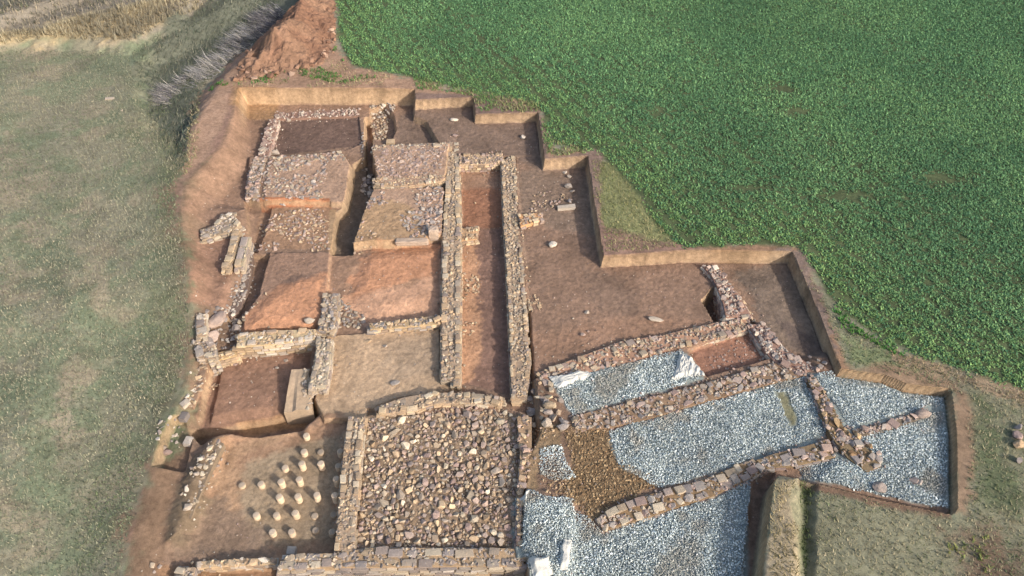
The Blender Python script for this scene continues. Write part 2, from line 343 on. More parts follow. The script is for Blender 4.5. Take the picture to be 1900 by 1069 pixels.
paint([(455, 860), (560, 815), (640, 800), (626, 1010), (490, 1010), (455, 960)], HYP, .4, -1.02, .15)
paint([(330, 950), (400, 930), (470, 990), (500, 1035), (330, 1036)], C(140, 114, 96), .4, -1.02, .2, .9)
paint([(395, 812), (430, 806), (400, 870), (380, 940), (340, 1010), (310, 1010), (345, 900), (372, 840)], C(124, 104, 84), .3, -.9, .15, .85)
paint([(1275, 655), (1385, 618), (1432, 668), (1310, 704)], C(158, 112, 92), .12, -.62, .05)
paint([(676, 770), (985, 770), (968, 1018), (655, 1024)], C(146, 120, 98), .06, -.68, .02)
paint([(962, 780), (1050, 780), (1040, 830), (1000, 840), (1000, 905), (960, 915)], C(158, 128, 98), .15, -.42, .08)
paint([(1040, 790), (1130, 795), (1150, 860), (1225, 890), (1150, 935), (1100, 968), (1070, 940), (1040, 900), (1062, 860)], C(130, 104, 76), .2, -.42, .15)
for q in ([(1125, 802), (1500, 690), (1545, 800), (1500, 830), (1230, 905), (1150, 862)], [(1500, 695), (1770, 720), (1775, 950), (1480, 890), (1560, 830)], [(1118, 990), (1390, 900), (1390, 1200), (960, 1200), (950, 920), (1060, 935), (1072, 968)], [(1020, 700), (1270, 652), (1310, 705), (1060, 772)]):
    paint(q, C(150, 156, 154), .15, -.42, .06, clip=True)
paint([(515, 1058), (975, 1055), (985, 1200), (300, 1200), (300, 1060)], C(150, 112, 84), .1, -1.1, .03)

paint([(1440, 730), (1462, 728), (1482, 790), (1466, 792)], C(134, 128, 100), .2, -.42, .1)
# section colour on every steep cut
Z2 = gz.reshape(SH)
sx = np.abs(np.gradient(Z2, axis=0)) / np.gradient(xs)[:, None]; sy = np.abs(np.gradient(Z2, axis=1)) / np.gradient(ys)[None]
steep = sstep((np.hypot(sx, sy).ravel() - 1.5) / 2.0)
insite = sstep((sdf(SITEW, gx[i], gy[i]) + .12) / .05)
st = np.zeros_like(gx); st[i] = steep[i] * insite; insite_full = np.zeros_like(gx); insite_full[i] = insite
scol = C(188, 154, 122)[None] * (1 + .14 * fbm(gx, gy, .5, 3, 9)[:, None])
tops = sstep((gz + .20 + .05 * w1) / .05)[:, None]; scol = scol * (1 + .22 * fbm(gz * 1.0 + .08 * gx, gz * .6 - .05 * gy, .16, 3, 71)[:, None]); scol = scol * (1 - tops) + C(150, 122, 96) * tops
gc = gc * (1 - .75 * st[:, None]) + scol * .75 * st[:, None]
gc *= (1 + .16 * fbm(gx, gy, .45, 4, 36) + .13 * fbm(gx, gy, 1.1, 5, 31) - .16 * sstep((fbm(gx, gy, .9, 4, 33) - .15) * 4))[:, None]
gc *= (1 + .10 * w1 + .10 * w2 + .10 * w3)[:, None]
gc = gc * (1 + insite_full[:, None] * np.array([[0.0, .015, -.07]])); gc = np.clip(gc, .005, .85)

nx, ny = SH
idx = np.arange(nx * ny).reshape(SH)
quads = np.stack([idx[:-1, :-1], idx[1:, :-1], idx[1:, 1:], idx[:-1, 1:]], -1).reshape(-1, 4)
ground = mesh_obj('ground', np.stack([gx, gy, gz], 1), [(4, quads)], gc, M_GROUND)
tag(ground, kind='structure')
def Z(x, y):
    x = np.atleast_1d(np.asarray(x, float)); y = np.atleast_1d(np.asarray(y, float))
    a = np.clip(np.searchsorted(xs, x) - 1, 0, nx - 2); b = np.clip(np.searchsorted(ys, y) - 1, 0, ny - 2)
    fx = (x - xs[a]) / (xs[a + 1] - xs[a]); fy = (y - ys[b]) / (ys[b + 1] - ys[b]); G = Z2
    return (G[a, b] * (1 - fx) + G[a + 1, b] * fx) * (1 - fy) + (G[a, b + 1] * (1 - fx) + G[a + 1, b + 1] * fx) * fy

# ------------------------------------------------------------------ rock shapes
def ico(sub):
    import bmesh
    bm = bmesh.new(); bmesh.ops.create_icosphere(bm, subdivisions=sub, radius=1)
    bm.verts.ensure_lookup_table()
    v = np.array([q.co[:] for q in bm.verts]); f = np.array([[q.index for q in p.verts] for p in bm.faces]); bm.free(); return v, f
def cubes(n):
    pts = {}; V = []; Fq = []
    def vid(p):
        k = tuple(np.round(p, 5))
        if k not in pts: pts[k] = len(V); V.append(p)
        return pts[k]
    for ax in range(3):
        for s in (-1, 1):
            for a in range(n):
                for b in range(n):
                    q = []
                    for (da, db) in ((0, 0), (1, 0), (1, 1), (0, 1)):
                        p = np.zeros(3); p[ax] = s; p[(ax + 1) % 3] = -1 + 2 * (a + da) / n; p[(ax + 2) % 3] = -1 + 2 * (b + db) / n; q.append(vid(p))
                    Fq.append(q if s > 0 else q[::-1])
    return np.array(V), np.array(Fq)
def hull(pts):
    import bmesh
    bm = bmesh.new()
    for p in pts: bm.verts.new(p)
    bmesh.ops.convex_hull(bm, input=bm.verts)
    for q in [q for q in bm.verts if not q.link_faces]: bm.verts.remove(q)
    bmesh.ops.recalc_face_normals(bm, faces=bm.faces)
    bm.verts.ensure_lookup_table(); bm.verts.index_update()
    v = np.array([q.co[:] for q in bm.verts]); f = np.array([[q.index for q in p.verts] for p in bm.faces]); bm.free(); return v, f
def angular(n, r, m=14):
    out = []
    for _ in range(n):
        p = r.normal(size=(m, 3)); p /= np.linalg.norm(p, axis=1)[:, None]; p *= r.uniform(.8, 1.08, (m, 1)); p[:, 2] = np.clip(p[:, 2], -.75, r.uniform(.55, .85)); out.append(hull(p))
    return out
def boulders(n, r):
    base, f = ico(3); out = []
    for _ in range(n):
        nr = r.normal(size=(16, 3)); nr /= np.linalg.norm(nr, axis=1)[:, None]; h = r.uniform(.66, 1.0, 16)
        dd = base @ nr.T; rad = np.minimum(np.min(np.where(dd > .05, h / np.maximum(dd, .05), 9), axis=1), 1.1)
        v = base * rad[:, None]; v *= (1 + .05 * fbm(v[:, 0] + v[:, 2], v[:, 1] - v[:, 2], .5, 3, 3) + .02 * r.normal(size=len(v)))[:, None]; out.append((v, f))
    return out
def blocky(n, r):
    out = []
    for _ in range(n):
        pts = []; top = r.uniform(.8, 1)
        for sx_ in (-1, 1):
            for sy_ in (-1, 1):
                for sz_ in (-1, 1):
                    c = np.array([sx_, sy_, sz_]) * (1 + r.uniform(-.16, .02, 3)) * np.array([1, 1, top])
                    for a in range(3):
                        q = c.copy(); q[a] *= r.uniform(.72, .93); pts.append(q)
        for _k in range(2): pts.append(np.array([r.uniform(-.6, .6), r.uniform(-.6, .6), top * r.uniform(.98, 1.1)]))
        out.append(hull(np.array(pts)))
    return out
ANG = angular(18, rng, 15); ANGS = angular(16, rng, 10); BLK = blocky(18, rng)
BLD = boulders(10, rng)
OCT = []
for _ in range(10):
    v = np.array([[1, 0, 0], [-1, 0, 0], [0, 1, 0], [0, -1, 0], [0, 0, 1], [0, 0, -1]], float) * rng.uniform(.6, 1.1, (6, 1)) + rng.normal(scale=.18, size=(6, 3))
    OCT.append((v, np.array([[0, 2, 4], [2, 1, 4], [1, 3, 4], [3, 0, 4], [2, 0, 5], [1, 2, 5], [3, 1, 5], [0, 3, 5]])))
def rotm(yaw, tx, ty):
    cz, sz, cx, sx_, cy, sy_ = np.cos(yaw), np.sin(yaw), np.cos(tx), np.sin(tx), np.cos(ty), np.sin(ty)
    o = np.zeros_like(cz); e = np.ones_like(cz)
    Rz = np.stack([cz, -sz, o, sz, cz, o, o, o, e], -1).reshape(-1, 3, 3)
    Rx = np.stack([e, o, o, o, cx, -sx_, o, sx_, cx], -1).reshape(-1, 3, 3)
    Ry = np.stack([cy, o, sy_, o, e, o, -sy_, o, cy], -1).reshape(-1, 3, 3)
    return Rz @ Rx @ Ry
def merge(kind, pos, scl, yaw, tilt, col):
    """many stones as one mesh; returns V, faces, colours"""
    pos = np.asarray(pos, float); n = len(pos); scl = np.asarray(scl, float); yaw = np.asarray(yaw, float)
    if np.isscalar(tilt): tilt = np.full(n, tilt)
    R = rotm(yaw, rng.normal(size=n) * tilt, rng.normal(size=n) * tilt); w = rng.integers(0, len(kind), n)
    Vs, Fs, Cs = [], {}, []; off = 0
    for k, (v, f) in enumerate(kind):
        j = np.nonzero(w == k)[0]
        if not len(j): continue
        vv = np.einsum('nij,nvj->nvi', R[j], v[None] * scl[j][:, None, :]) + pos[j][:, None, :]
        Vs.append(vv.reshape(-1, 3)); ff = f[None] + (off + np.arange(len(j)) * len(v))[:, None, None]
        Fs.setdefault(f.shape[1], []).append(ff.reshape(-1, f.shape[1])); Cs.append(np.repeat(col[j], len(v), 0)); off += len(j) * len(v)
    return np.concatenate(Vs), [(k, np.concatenate(a)) for k, a in Fs.items()], np.concatenate(Cs)
def join(parts):
    V = []; Fd = {}; Cc = []; off = 0
    for v, fs, c in parts:
        V.append(v); Cc.append(c)
        for k, a in fs: Fd.setdefault(k, []).append(np.asarray(a) + off)
        off += len(v)
    return np.concatenate(V), [(k, np.concatenate(a)) for k, a in Fd.items()], np.concatenate(Cc)
PAL = {
 'clod': [C(150, 112, 86), C(164, 126, 100), C(132, 96, 74), C(180, 146, 120)],
 'lime': [C(186, 166, 138), C(176, 156, 130), C(164, 146, 126), C(194, 176, 148), C(170, 148, 120), C(156, 138, 124)],
 'warm': [C(196, 166, 128), C(184, 154, 118), C(172, 146, 116), C(202, 176, 138), C(162, 138, 114)],
 'grey': [C(166, 152, 138), C(150, 138, 130), C(178, 164, 148), C(156, 140, 128), C(142, 130, 122)],
 'pink': [C(176, 148, 130), C(164, 136, 122), C(188, 162, 144), C(154, 130, 118), C(172, 150, 134)],
 'white': [C(208, 192, 170), C(194, 176, 154), C(180, 162, 142)],
 'gravel': [C(222, 224, 216), C(200, 204, 196), C(186, 194, 190), C(168, 176, 176), C(236, 238, 232), C(136, 148, 152), C(152, 162, 164)],
 'moss': [C(152, 122, 86), C(138, 108, 74), C(168, 140, 102), C(118, 94, 66), C(180, 148, 104)],
}
def pal(names, n, var=.12):
    cs = np.array(sum([PAL[k] for k in names.split('+')], [])); c = cs[rng.integers(0, len(cs), n)]
    return np.clip(c * (1 + rng.normal(scale=var, size=(n, 1))), .01, .85)
def fill(polyw, sp, jit=.45):
    lo = polyw.min(0); hi = polyw.max(0)
    X, Y = np.meshgrid(np.arange(lo[0], hi[0] + sp, sp), np.arange(lo[1], hi[1] + sp, sp), indexing='ij')
    X[:, ::2] += sp / 2; x = X.ravel() + rng.uniform(-jit, jit, X.size) * sp; y = Y.ravel() + rng.uniform(-jit, jit, X.size) * sp
    d = sdf(polyw, x, y); return x, y, d

# ------------------------------------------------------------------ masonry
def resamp(p, s):
    p = np.asarray(p, float); seg = np.hypot(*np.diff(p, axis=0).T); cum = np.concatenate([[0], np.cumsum(seg)]); u = s * cum[-1]
    return np.stack([np.interp(u, cum, p[:, 0]), np.interp(u, cum, p[:, 1])], -1)
def wall(label, Lp, Rp, zt, pa='lime', rough=.0, ln=(.2, .42), group=None, name='stone_wall', cat='stone wall', mort=None, faces=True, fillp=1.0, roww=.21, hvar=.03):
    A = PP(Lp, zt); B = PP(Rp, zt)
    mid = (resamp(A, np.linspace(0, 1, 40)) + resamp(B, np.linspace(0, 1, 40))) / 2
    length = np.sum(np.hypot(*np.diff(mid, axis=0).T)); width = np.mean(np.hypot(*(resamp(A, np.linspace(0, 1, 40)) - resamp(B, np.linspace(0, 1, 40))).T))
    def at(s, t): s = np.atleast_1d(s); a = resamp(A, s); b = resamp(B, s); return a * (1 - np.atleast_1d(t)[:, None]) + b * np.atleast_1d(t)[:, None]
    def yaw(s, t): q = at(np.clip(np.atleast_1d(s) + .01, 0, 1), t) - at(np.clip(np.atleast_1d(s) - .01, 0, 1), t); return np.arctan2(q[:, 1], q[:, 0])
    parts = []
    # mortar and earth core: a lumpy solid
    ns = max(4, int(length / .12)); nt = max(4, int(width / .1))
    S, T = np.meshgrid(np.linspace(.004, .996, ns), np.linspace(.05, .95, nt), indexing='ij')
    q = at(S.ravel(), T.ravel()); zc = zt - .036 + .03 * fbm(q[:, 0], q[:, 1], .22, 3, 5)
    zb = min(-.4, float(Z(q[:, 0], q[:, 1]).min())) - .25
    if not faces: zb = float(Z(q[:, 0], q[:, 1]).min()) - .15
    V = np.column_stack([q, zc]); I = np.arange(ns * nt).reshape(ns, nt)
    fq = [np.stack([I[:-1, :-1], I[1:, :-1], I[1:, 1:], I[:-1, 1:]], -1).reshape(-1, 4)]
    ring = np.concatenate([I[:, 0], I[-1, 1:], I[-2::-1, -1], I[0, -2:0:-1]]); nb = len(V)
    V = np.concatenate([V, np.column_stack([V[ring][:, :2], np.full(len(ring), zb)])]); lo = nb + np.arange(len(ring))
    fq.append(np.stack([ring, np.roll(ring, -1), np.roll(lo, -1), lo], -1)[:, ::-1])
    mc = (C(172, 146, 118) if mort is None else mort * 1.12)
    cc = mc[None] * (1 + .25 * fbm(V[:, 0], V[:, 1], .3, 3, 8)[:, None]); parts.append((V, [(4, np.concatenate(fq))], cc))
    pos, scl, yw = [], [], []
    nr = max(1, int(round(width / roww))); rw = width / nr; kinds_ = []
    for r in range(nr):
        edge = (r in (0, nr - 1)); s = 0.0; t = (r + .5) / nr
        while s < length:
            l = rng.uniform(*ln) * (rng.uniform(.6, 1.05) if edge else .6); sm = (s + l / 2) / length
            blk = edge and rng.random() > .25 + .75 * rough
            if sm < 1 and rng.random() < fillp * (.97 if edge else .92):
                wj = rw * rng.uniform(.7, 1.05) if edge else rw * rng.uniform(.55, .95)
                tt_ = t if not edge else (wj / 2 / width if r == 0 else 1 - wj / 2 / width)
                if edge:
                    sh_ = abs(float(fbm(np.array([sm * length + zt * 77]), np.array([r * 5.0]), .8, 3, 44)[0])) * (.10 + .22 * rough) / width; tt_ = tt_ + (sh_ if r == 0 else -sh_) * (nr > 1)
                p = at(min(sm, 1), tt_)[0] + rng.normal(scale=.012 + rough * .05, size=2)
                pos.append((p[0], p[1], zt - .045 + rng.uniform(-hvar, hvar) * (1 + rough)))
                k_ = .5 if blk else .56
                scl.append((l * k_ * rng.uniform(.82, 1.0), wj * k_ * rng.uniform(.85, 1.0), rng.uniform(.05, .075)))
                yw.append(yaw(min(sm, 1), t)[0] + rng.normal(scale=.05 + rough * .5)); kinds_.append(blk)
            s += l
    pos = np.array(pos); pos[:, 2] += .05 * (.4 + rough) * fbm(pos[:, 0], pos[:, 1], .7, 3, 25); scl = np.array(scl); yw = np.array(yw); kb = np.array(kinds_, bool)
    for kk_, kind in ((kb, BLK), (~kb, ANG)):
        if kk_.any(): parts.append(merge(kind, pos[kk_], scl[kk_], yw[kk_], .03 + rough * .15, pal(pa, int(kk_.sum()), .09)))
    # chips and small stones set in the mortar
    m_ = int(length * width * 75); s_ = rng.uniform(0, 1, m_); t_ = rng.uniform(.06, .94, m_); q = at(s_, t_)
    z_ = rng.uniform(.025, .075, m_)
    parts.append(merge(ANGS, np.column_stack([q, np.full(m_, zt - .02)]), np.stack([z_ * 1.2, z_, z_ * .7], 1), rng.uniform(0, 6, m_), .3, pal(pa, m_, .12)))
    if faces:
        pos, scl, yw = [], [], []
        for t, sg in ((0.0, 1), (1.0, -1)):
            lvl = zt - .15
            while lvl > zt - 1.3:
                s = rng.uniform(-.2, 0)
                while s < length:
                    l = rng.uniform(*ln) * .85; sm = np.clip((s + l / 2) / length, 0.01, .99)
                    tt = t + sg * .045 / width; p = at(sm, tt)[0]; out = at(sm, t - sg * .2 / width)[0]
                    if float(Z(out[0], out[1])[0]) < lvl + .09 and rng.random() < .93:
                        pos.append((p[0], p[1], lvl)); scl.append((l * .48, .075, .058)); yw.append(yaw(sm, t)[0] + rng.normal(scale=.04 + .1 * rough))
                    s += l
                lvl -= .125
        for e in (0.0, 1.0):
            lvl = zt - .15
            while lvl > zt - 1.2:
                k = max(1, int(width / .25))
                for a in range(k):
                    sm = .045 / length if e == 0 else 1 - .045 / length
                    p = at(sm, (a + .5) / k)[0]
                    if float(Z(p[0], p[1])[0]) < lvl + .08:
                        pos.append((p[0], p[1], lvl)); scl.append((.075, width / k * .48, .058)); yw.append(yaw(sm, .5)[0])
                lvl -= .125
        if pos: parts.append(merge(BLK, np.array(pos), np.array(scl), np.array(yw), .04 + .06 * rough, pal(pa, len(pos))))
    m_ = int(length * 9 * (.6 + rough)); s_ = rng.uniform(0, 1, m_); e_ = rng.exponential(.07, m_) / width; t_ = np.where(rng.random(m_) < .5, -e_, 1 + e_); q = at(s_, t_); z_ = rng.uniform(.02, .06, m_)
    zq = np.maximum(Z(q[:, 0], q[:, 1]), -3); ok_ = zq < zt + .05
    if ok_.any(): parts.append(merge(ANGS, np.column_stack([q, zq + z_ * .4])[ok_], np.stack([z_ * 1.2, z_, z_ * .8], 1)[ok_], rng.uniform(0, 6, int(ok_.sum())), .3, pal(pa, int(ok_.sum()), .1)))
    V, Fc, Cc = join(parts)
    o = mesh_obj(name, V, Fc, Cc, M_STONE); tag(o, label, cat, group or 'excavated stone wall footings'); return o

wall('long narrow masonry wall along the left side of the straight corridor', [(833, 264), (825, 300), (827, 345), (822, 400), (820, 450), (818, 560), (817, 700)], [(850, 264), (853, 300), (854, 345), (856, 430), (856, 560), (854, 715)], -.50, 'lime+warm')
wall('longest wall of the dig, running down the right side of the straight corridor', [(929, 295), (933, 400), (939, 500), (943, 600), (947, 700), (950, 735)], [(958, 288), (963, 400), (974, 500), (979, 590), (986, 680), (975, 735)], -.48, 'lime+warm', ln=(.14, .32), roww=.17)
wall('short stone wall closing the far end of the straight corridor', [(852, 286), (900, 284), (932, 281)], [(852, 305), (900, 304), (932, 300)], -.45, 'pink+warm', .6, (.16, .3))
wall('low stone stub reaching from the corridor wall to the right, opposite the sandstone slab', [(978, 548), (1005, 550)], [(980, 576), (1006, 572)], -.52, 'warm', .2, (.2, .34))
wall('thin wall of pale rubble along the upper left side of the top room', [(499, 222), (486, 256), (478, 289)], [(517, 222), (508, 255), (496, 291)], -.6, 'white+pink', .8, (.2, .4), mort=C(140, 108, 90))
wall('single row of small stones along the top edge of the top room', [(508, 209), (590, 204), (666, 201)], [(510, 221), (590, 217), (668, 215)], -.8, 'white+pink', .9, (.14, .3), mort=C(140, 108, 90), faces=False, fillp=.8)
wall('lumpy rubble wall bordering the left of the grey rubble bed', [(472, 290), (459, 320), (455, 362)], [(497, 292), (487, 320), (480, 366)], -.55, 'pink+grey', .8, (.14, .3))
wall('curved row of pale stones at the lower edge of the raised stone platform', [(692, 330), (740, 329), (780, 327), (824, 318)], [(694, 343), (740, 345), (780, 342), (822, 334)], -.38, 'warm+lime', .3, (.14, .28))
wall('row of stones on the upper edge of the raised stone platform', [(690, 269), (760, 266), (832, 262)], [(690, 279), (760, 276), (832, 273)], -.38, 'lime+grey', .5, (.18, .34))
wall('bent wall of pale blocks standing by the grass at the far left', [(371, 424), (398, 417), (410, 395), (430, 392)], [(374, 446), (402, 436), (430, 430), (446, 416)], -.32, 'white+lime+grey', .3, (.26, .44), mort=C(150, 130, 106), roww=.26)
wall('narrow wall of pale blocks running down from the bent wall at the far left', [(430, 427), (421, 466), (411, 498)], [(446, 428), (437, 465), (425, 498)], -.34, 'lime+warm', .05, (.26, .46), mort=C(150, 130, 104), roww=.3)
wall('flat slab course joined to the right of the narrow far left wall', [(447, 439), (441, 466), (436, 490)], [(463, 440), (456, 466), (449, 491)], -.38, 'grey+lime', .0, (.5, .8), mort=C(150, 140, 116), roww=.4)
wall('cluster wall of big squared blocks at the grass edge on the left', [(362, 581), (362, 600), (364, 622)], [(382, 581), (382, 600), (381, 622)], -.22, 'white+lime', .05, (.3, .44), roww=.4)
wall('low rubble wall below the squared blocks at the left grass edge', [(352, 630), (362, 640), (366, 662)], [(392, 628), (398, 642), (402, 664)], -.38, 'grey+lime', .8, (.24, .42), roww=.28)
wall('thick pale wall below the left orange floor, its front face lit', [(442, 617), (500, 611), (586, 609)], [(437, 644), (500, 639), (584, 629)], -.45, 'white+warm', .05, (.26, .5), mort=C(190, 164, 122))
wall('low crumbling stub ending the pale wall below the left orange floor', [(392, 655), (436, 646)], [(402, 668), (440, 658)], -.65, 'warm', .6, (.16, .3), mort=C(186, 154, 108))
wall('ragged line of pale stones on the ridge left of the brick pillar floor', [(398, 815), (374, 850), (354, 900), (334, 955)], [(416, 822), (394, 866), (374, 912), (354, 962)], -.66, 'white+lime', .9, (.16, .36), fillp=.7, mort=C(128, 110, 88), faces=False)
wall('crumbling stone line at the left of the dark sunken room', [(350, 668), (352, 705), (338, 750)], [(388, 672), (376, 712), (358, 755)], -.62, 'warm+white', .95, (.14, .32), fillp=.55, mort=C(150, 120, 94), faces=False)
wall('ragged strip of stones linking the narrow far left wall to the lower boulders', [(455, 470), (446, 520), (425, 560), (408, 572)], [(470, 472), (462, 528), (446, 575), (428, 590)], -.82, 'white+grey', .95, (.12, .28), fillp=.6, mort=C(120, 98, 84), faces=False)
wall('short upright wall between the two orange floors', [(599, 543), (596, 580), (589, 611)], [(628, 545), (628, 580), (618, 612)], -.45, 'grey+lime', .35, (.2, .36))
wall('pale wall separating the dark sunken room from the smooth tan floor', [(588, 626), (582, 670), (571, 718)], [(616, 628), (613, 680), (605, 719)], -.42, 'white+lime', .1, (.22, .42), mort=C(186, 168, 138))
wall('thin ragged wall at the upper edge of the smooth tan floor', [(684, 598), (750, 592), (816, 583)], [(686, 611), (750, 606), (818, 600)], -.5, 'grey+warm', .6, (.2, .4), mort=C(176, 148, 108))
wall('curving wall of yellowish stones above the big rubble filled room', [(702, 753), (738, 738), (795, 726), (870, 727), (932, 736)], [(704, 768), (770, 763), (802, 750), (870, 747), (928, 752)], -.45, 'warm+lime', .5, (.3, .5), roww=.3)
wall('straight wall along the left side of the big rubble filled room', [(646, 773), (634, 850), (620, 1022)], [(680, 773), (671, 850), (658, 1024)], -.45, 'lime+warm', .05, (.2, .44), roww=.2)
wall('broad wall of large blocks below the big rubble filled room', [(528, 1029), (620, 1024), (690, 1013), (968, 1016)], [(514, 1058), (620, 1053), (700, 1053), (970, 1050)], -.45, 'lime+grey', .1, (.32, .62), roww=.34, mort=C(170, 140, 104))
wall('pale low wall running from the broad block wall to the lower left corner', [(368, 1040), (430, 1036), (512, 1034)], [(366, 1054), (430, 1049), (510, 1046)], -.72, 'white+warm', .3, (.2, .4), mort=C(196, 166, 126))
wall('small block wall cut by the bottom edge at the lower left', [(328, 1050), (362, 1050)], [(318, 1078), (356, 1078)], -.6, 'grey+lime', .3, (.24, .4))
wall('broad rubble wall above the upper gravel strip', [(998, 690), (1079, 658), (1160, 628), (1229, 620), (1295, 603), (1355, 592), (1386, 586)], [(1008, 711), (1095, 692), (1164, 674), (1256, 647), (1300, 637), (1385, 612)], -.38, 'lime+pink+warm', .45, (.18, .38), roww=.24, mort=C(166, 126, 98))
wall('slanting rubble wall crossing the upper right corner room', [(1304, 493), (1322, 515), (1339, 555), (1345, 588)], [(1328, 490), (1352, 520), (1374, 548), (1398, 586)], -.35, 'white+pink', .7, (.18, .36), roww=.26, mort=C(150, 114, 94))
wall('slanting rubble wall right of the small reddish floor', [(1388, 602), (1412, 642), (1432, 668), (1450, 688)], [(1418, 597), (1462, 649), (1495, 668), (1530, 688)], -.33, 'pink+grey+white', .7, (.2, .42), roww=.3, mort=C(146, 112, 94))
wall('rubble wall between the upper and the middle gravel areas', [(1058, 773), (1100, 760), (1177, 741), (1308, 708), (1398, 682), (1450, 668)], [(1070, 797), (1129, 795), (1203, 778), (1322, 742), (1427, 714), (1500, 697)], -.33, 'grey+pink+lime', .7, (.2, .4), roww=.3, mort=C(140, 112, 84))
wall('mossy rubble wall slanting between the middle and the right gravel areas', [(1497, 700), (1515, 740), (1530, 780), (1540, 808), (1572, 850), (1608, 876)], [(1514, 698), (1545, 750), (1567, 790), (1602, 820), (1630, 850), (1636, 866)], -.22, 'grey+moss+pink', .8, (.2, .42), roww=.3, mort=C(128, 108, 78))
wall('thin line of stones dividing the two right hand gravel areas', [(1582, 797), (1640, 782), (1718, 757)], [(1586, 812), (1650, 799), (1722, 772)], -.22, 'grey+pink', .8, (.2, .42), roww=.32, mort=C(120, 104, 84))
wall('squared wall along the lower edge of the middle gravel area', [(1107, 963), (1143, 936), (1216, 911), (1313, 884), (1373, 858), (1400, 852)], [(1118, 985), (1210, 958), (1264, 940), (1327, 920), (1395, 886), (1425, 868)], -.31, 'grey+pink+lime', .15, (.28, .5), roww=.28, mort=C(140, 112, 78))
wall('stretch of flat stones joining the squared wall to the mossy rubble wall', [(1402, 852), (1442, 838), (1495, 825), (1534, 813)], [(1424, 868), (1476, 864), (1521, 854), (1553, 848)], -.25, 'pink+grey', .5, (.3, .5), roww=.34, mort=C(130, 108, 78))
wall('short stub of warm stones joined to the corridor wall near the top right nook', [(963, 396), (1004, 392)], [(966, 420), (1006, 408)], -.34, 'warm+pink', .4, (.2, .36), mort=C(190, 140, 92))
wall('small threshold of stones jutting into the corridor from its left wall', [(856, 421), (886, 418)], [(857, 446), (885, 443)], -.6, 'warm', .6, (.14, .26), mort=C(186, 146, 104))
wall('plain earth topped wall on the right side of the big rubble filled room', [(958, 770), (964, 840), (958, 1012)], [(988, 772), (988, 840), (968, 930), (966, 1014)], -.4, 'warm+pink', .7, (.18, .36), roww=.26, mort=C(160, 130, 98))

# ------------------------------------------------------------------ rubble beds (nobody could count them)
def bed(name, label, pts, z, sp, size, pa, flat=.45, sink=.3, kind=None, k='stuff', holes=(), dens=1.0, matr=None, tilt=.25, cat='rubble bed', hmod=None, edge=.03):
    pw = PP(pts, z); x, y, d = fill(pw, sp)
    keep = (d > edge + .1 * fbm(x, y, .5, 3, 6)) & (rng.random(len(x)) < dens)
    if hmod is not None: keep &= fbm(x, y, hmod[0], 3, hmod[1]) > hmod[2]
    for h in holes: keep &= sdf(PP(h, z), x, y) < 0
    x, y = x[keep], y[keep]; n = len(x); s = rng.uniform(size[0], size[1], n)
    scl = np.stack([s * rng.uniform(.8, 1.3, n), s * rng.uniform(.7, 1.1, n), s * flat * rng.uniform(.7, 1.2, n)], 1)
    pos = np.stack([x, y, Z(x, y) + scl[:, 2] * (1 - 2 * sink)], 1)
    V, Fc, Cc = merge(kind or ANGS, pos, scl, rng.uniform(0, 6.3, n), tilt, pal(pa, n))
    o = mesh_obj(name, V, Fc, Cc, matr or M_STONE); tag(o, label, cat, kind=k); return o
bed('rubble_bed', 'bed of grey and pink rubble left of the shaded trench', [(487, 291), (632, 281), (650, 303), (642, 350), (620, 370), (487, 372)], -.55, .145, (.05, .14), 'pink+grey+lime', .5, .45, hmod=(1.0, 3, -.42), holes=[[(610, 300), (655, 295), (645, 380), (595, 372)]])
bed('rubble_bed', 'flat pinkish rubble on top of the raised stone platform', [(694, 279), (828, 272), (824, 318), (780, 328), (696, 330)], -.40, .15, (.05, .14), 'pink', .3, .5, hmod=(.9, 3, -.35))
bed('rubble_bed', 'wide rubble bed between the shaded trench and the corridor wall', [(690, 350), (824, 346), (820, 436), (760, 444), (735, 400), (700, 378), (672, 400)], -.52, .15, (.05, .14), 'pink+grey', .5, .42, hmod=(1.5, 4, -.3))
bed('rubble_bed', 'sparse rubble on the earth at the lower left of the wide rubble bed', [(668, 400), (735, 395), (780, 440), (700, 458), (652, 460)], -.52, .2, (.05, .1), 'pink+warm', hmod=(.8, 5, .05))
bed('rubble_bed', 'scattered rubble on the brown floor above the left orange floor', [(483, 390), (612, 388), (612, 466), (466, 466)], -.85, .15, (.04, .12), 'pink+warm', .5, .45, hmod=(1.2, 6, -.15))
bed('rubble_bed', 'line of small rubble along the upper edge of the left orange floor', [(468, 455), (520, 452), (520, 466), (466, 470)], -.9, .16, (.06, .12), 'white+pink')
bed('rubble_bed', 'rubble fallen beside the upright wall between the orange floors', [(628, 548), (645, 560), (680, 592), (672, 612), (620, 612)], -.9, .14, (.06, .12), 'lime+grey')
bed('rubble_bed', 'band of small pale stones down the shaded strip on the left', [(452, 470), (470, 470), (452, 540), (440, 575), (420, 610), (418, 580), (440, 520)], -.9, .17, (.05, .13), 'white+grey', .6, .2, hmod=(.7, 7, -.25))
bed('rubble_bed', 'pale rubble along the slanting upper side of the left orange floor', [(500, 540), (530, 525), (470, 578), (452, 600), (440, 598)], -.75, .16, (.06, .13), 'white+lime', .6, .2, hmod=(.8, 2, -.3))
bed('rubble_bed', 'yellowish rubble sliding into the round pit at the top', [(684, 200), (712, 196), (724, 215), (715, 250), (690, 262)], -.95, .13, (.05, .1), 'warm+lime', .7)
bed('rubble_bed', 'ring of bright stones along the upper rim of the round pit', [(684, 196), (732, 192), (736, 208), (708, 206), (690, 210)], -.8, .17, (.08, .13), 'white+grey', .7, .2)
bed('rubble_bed', 'collapsed rubble along the lower side of the shaded trench neck', [(670, 318), (694, 305), (696, 345), (680, 360), (668, 340)], -.9, .17, (.08, .15), 'grey+white', .7, .2)
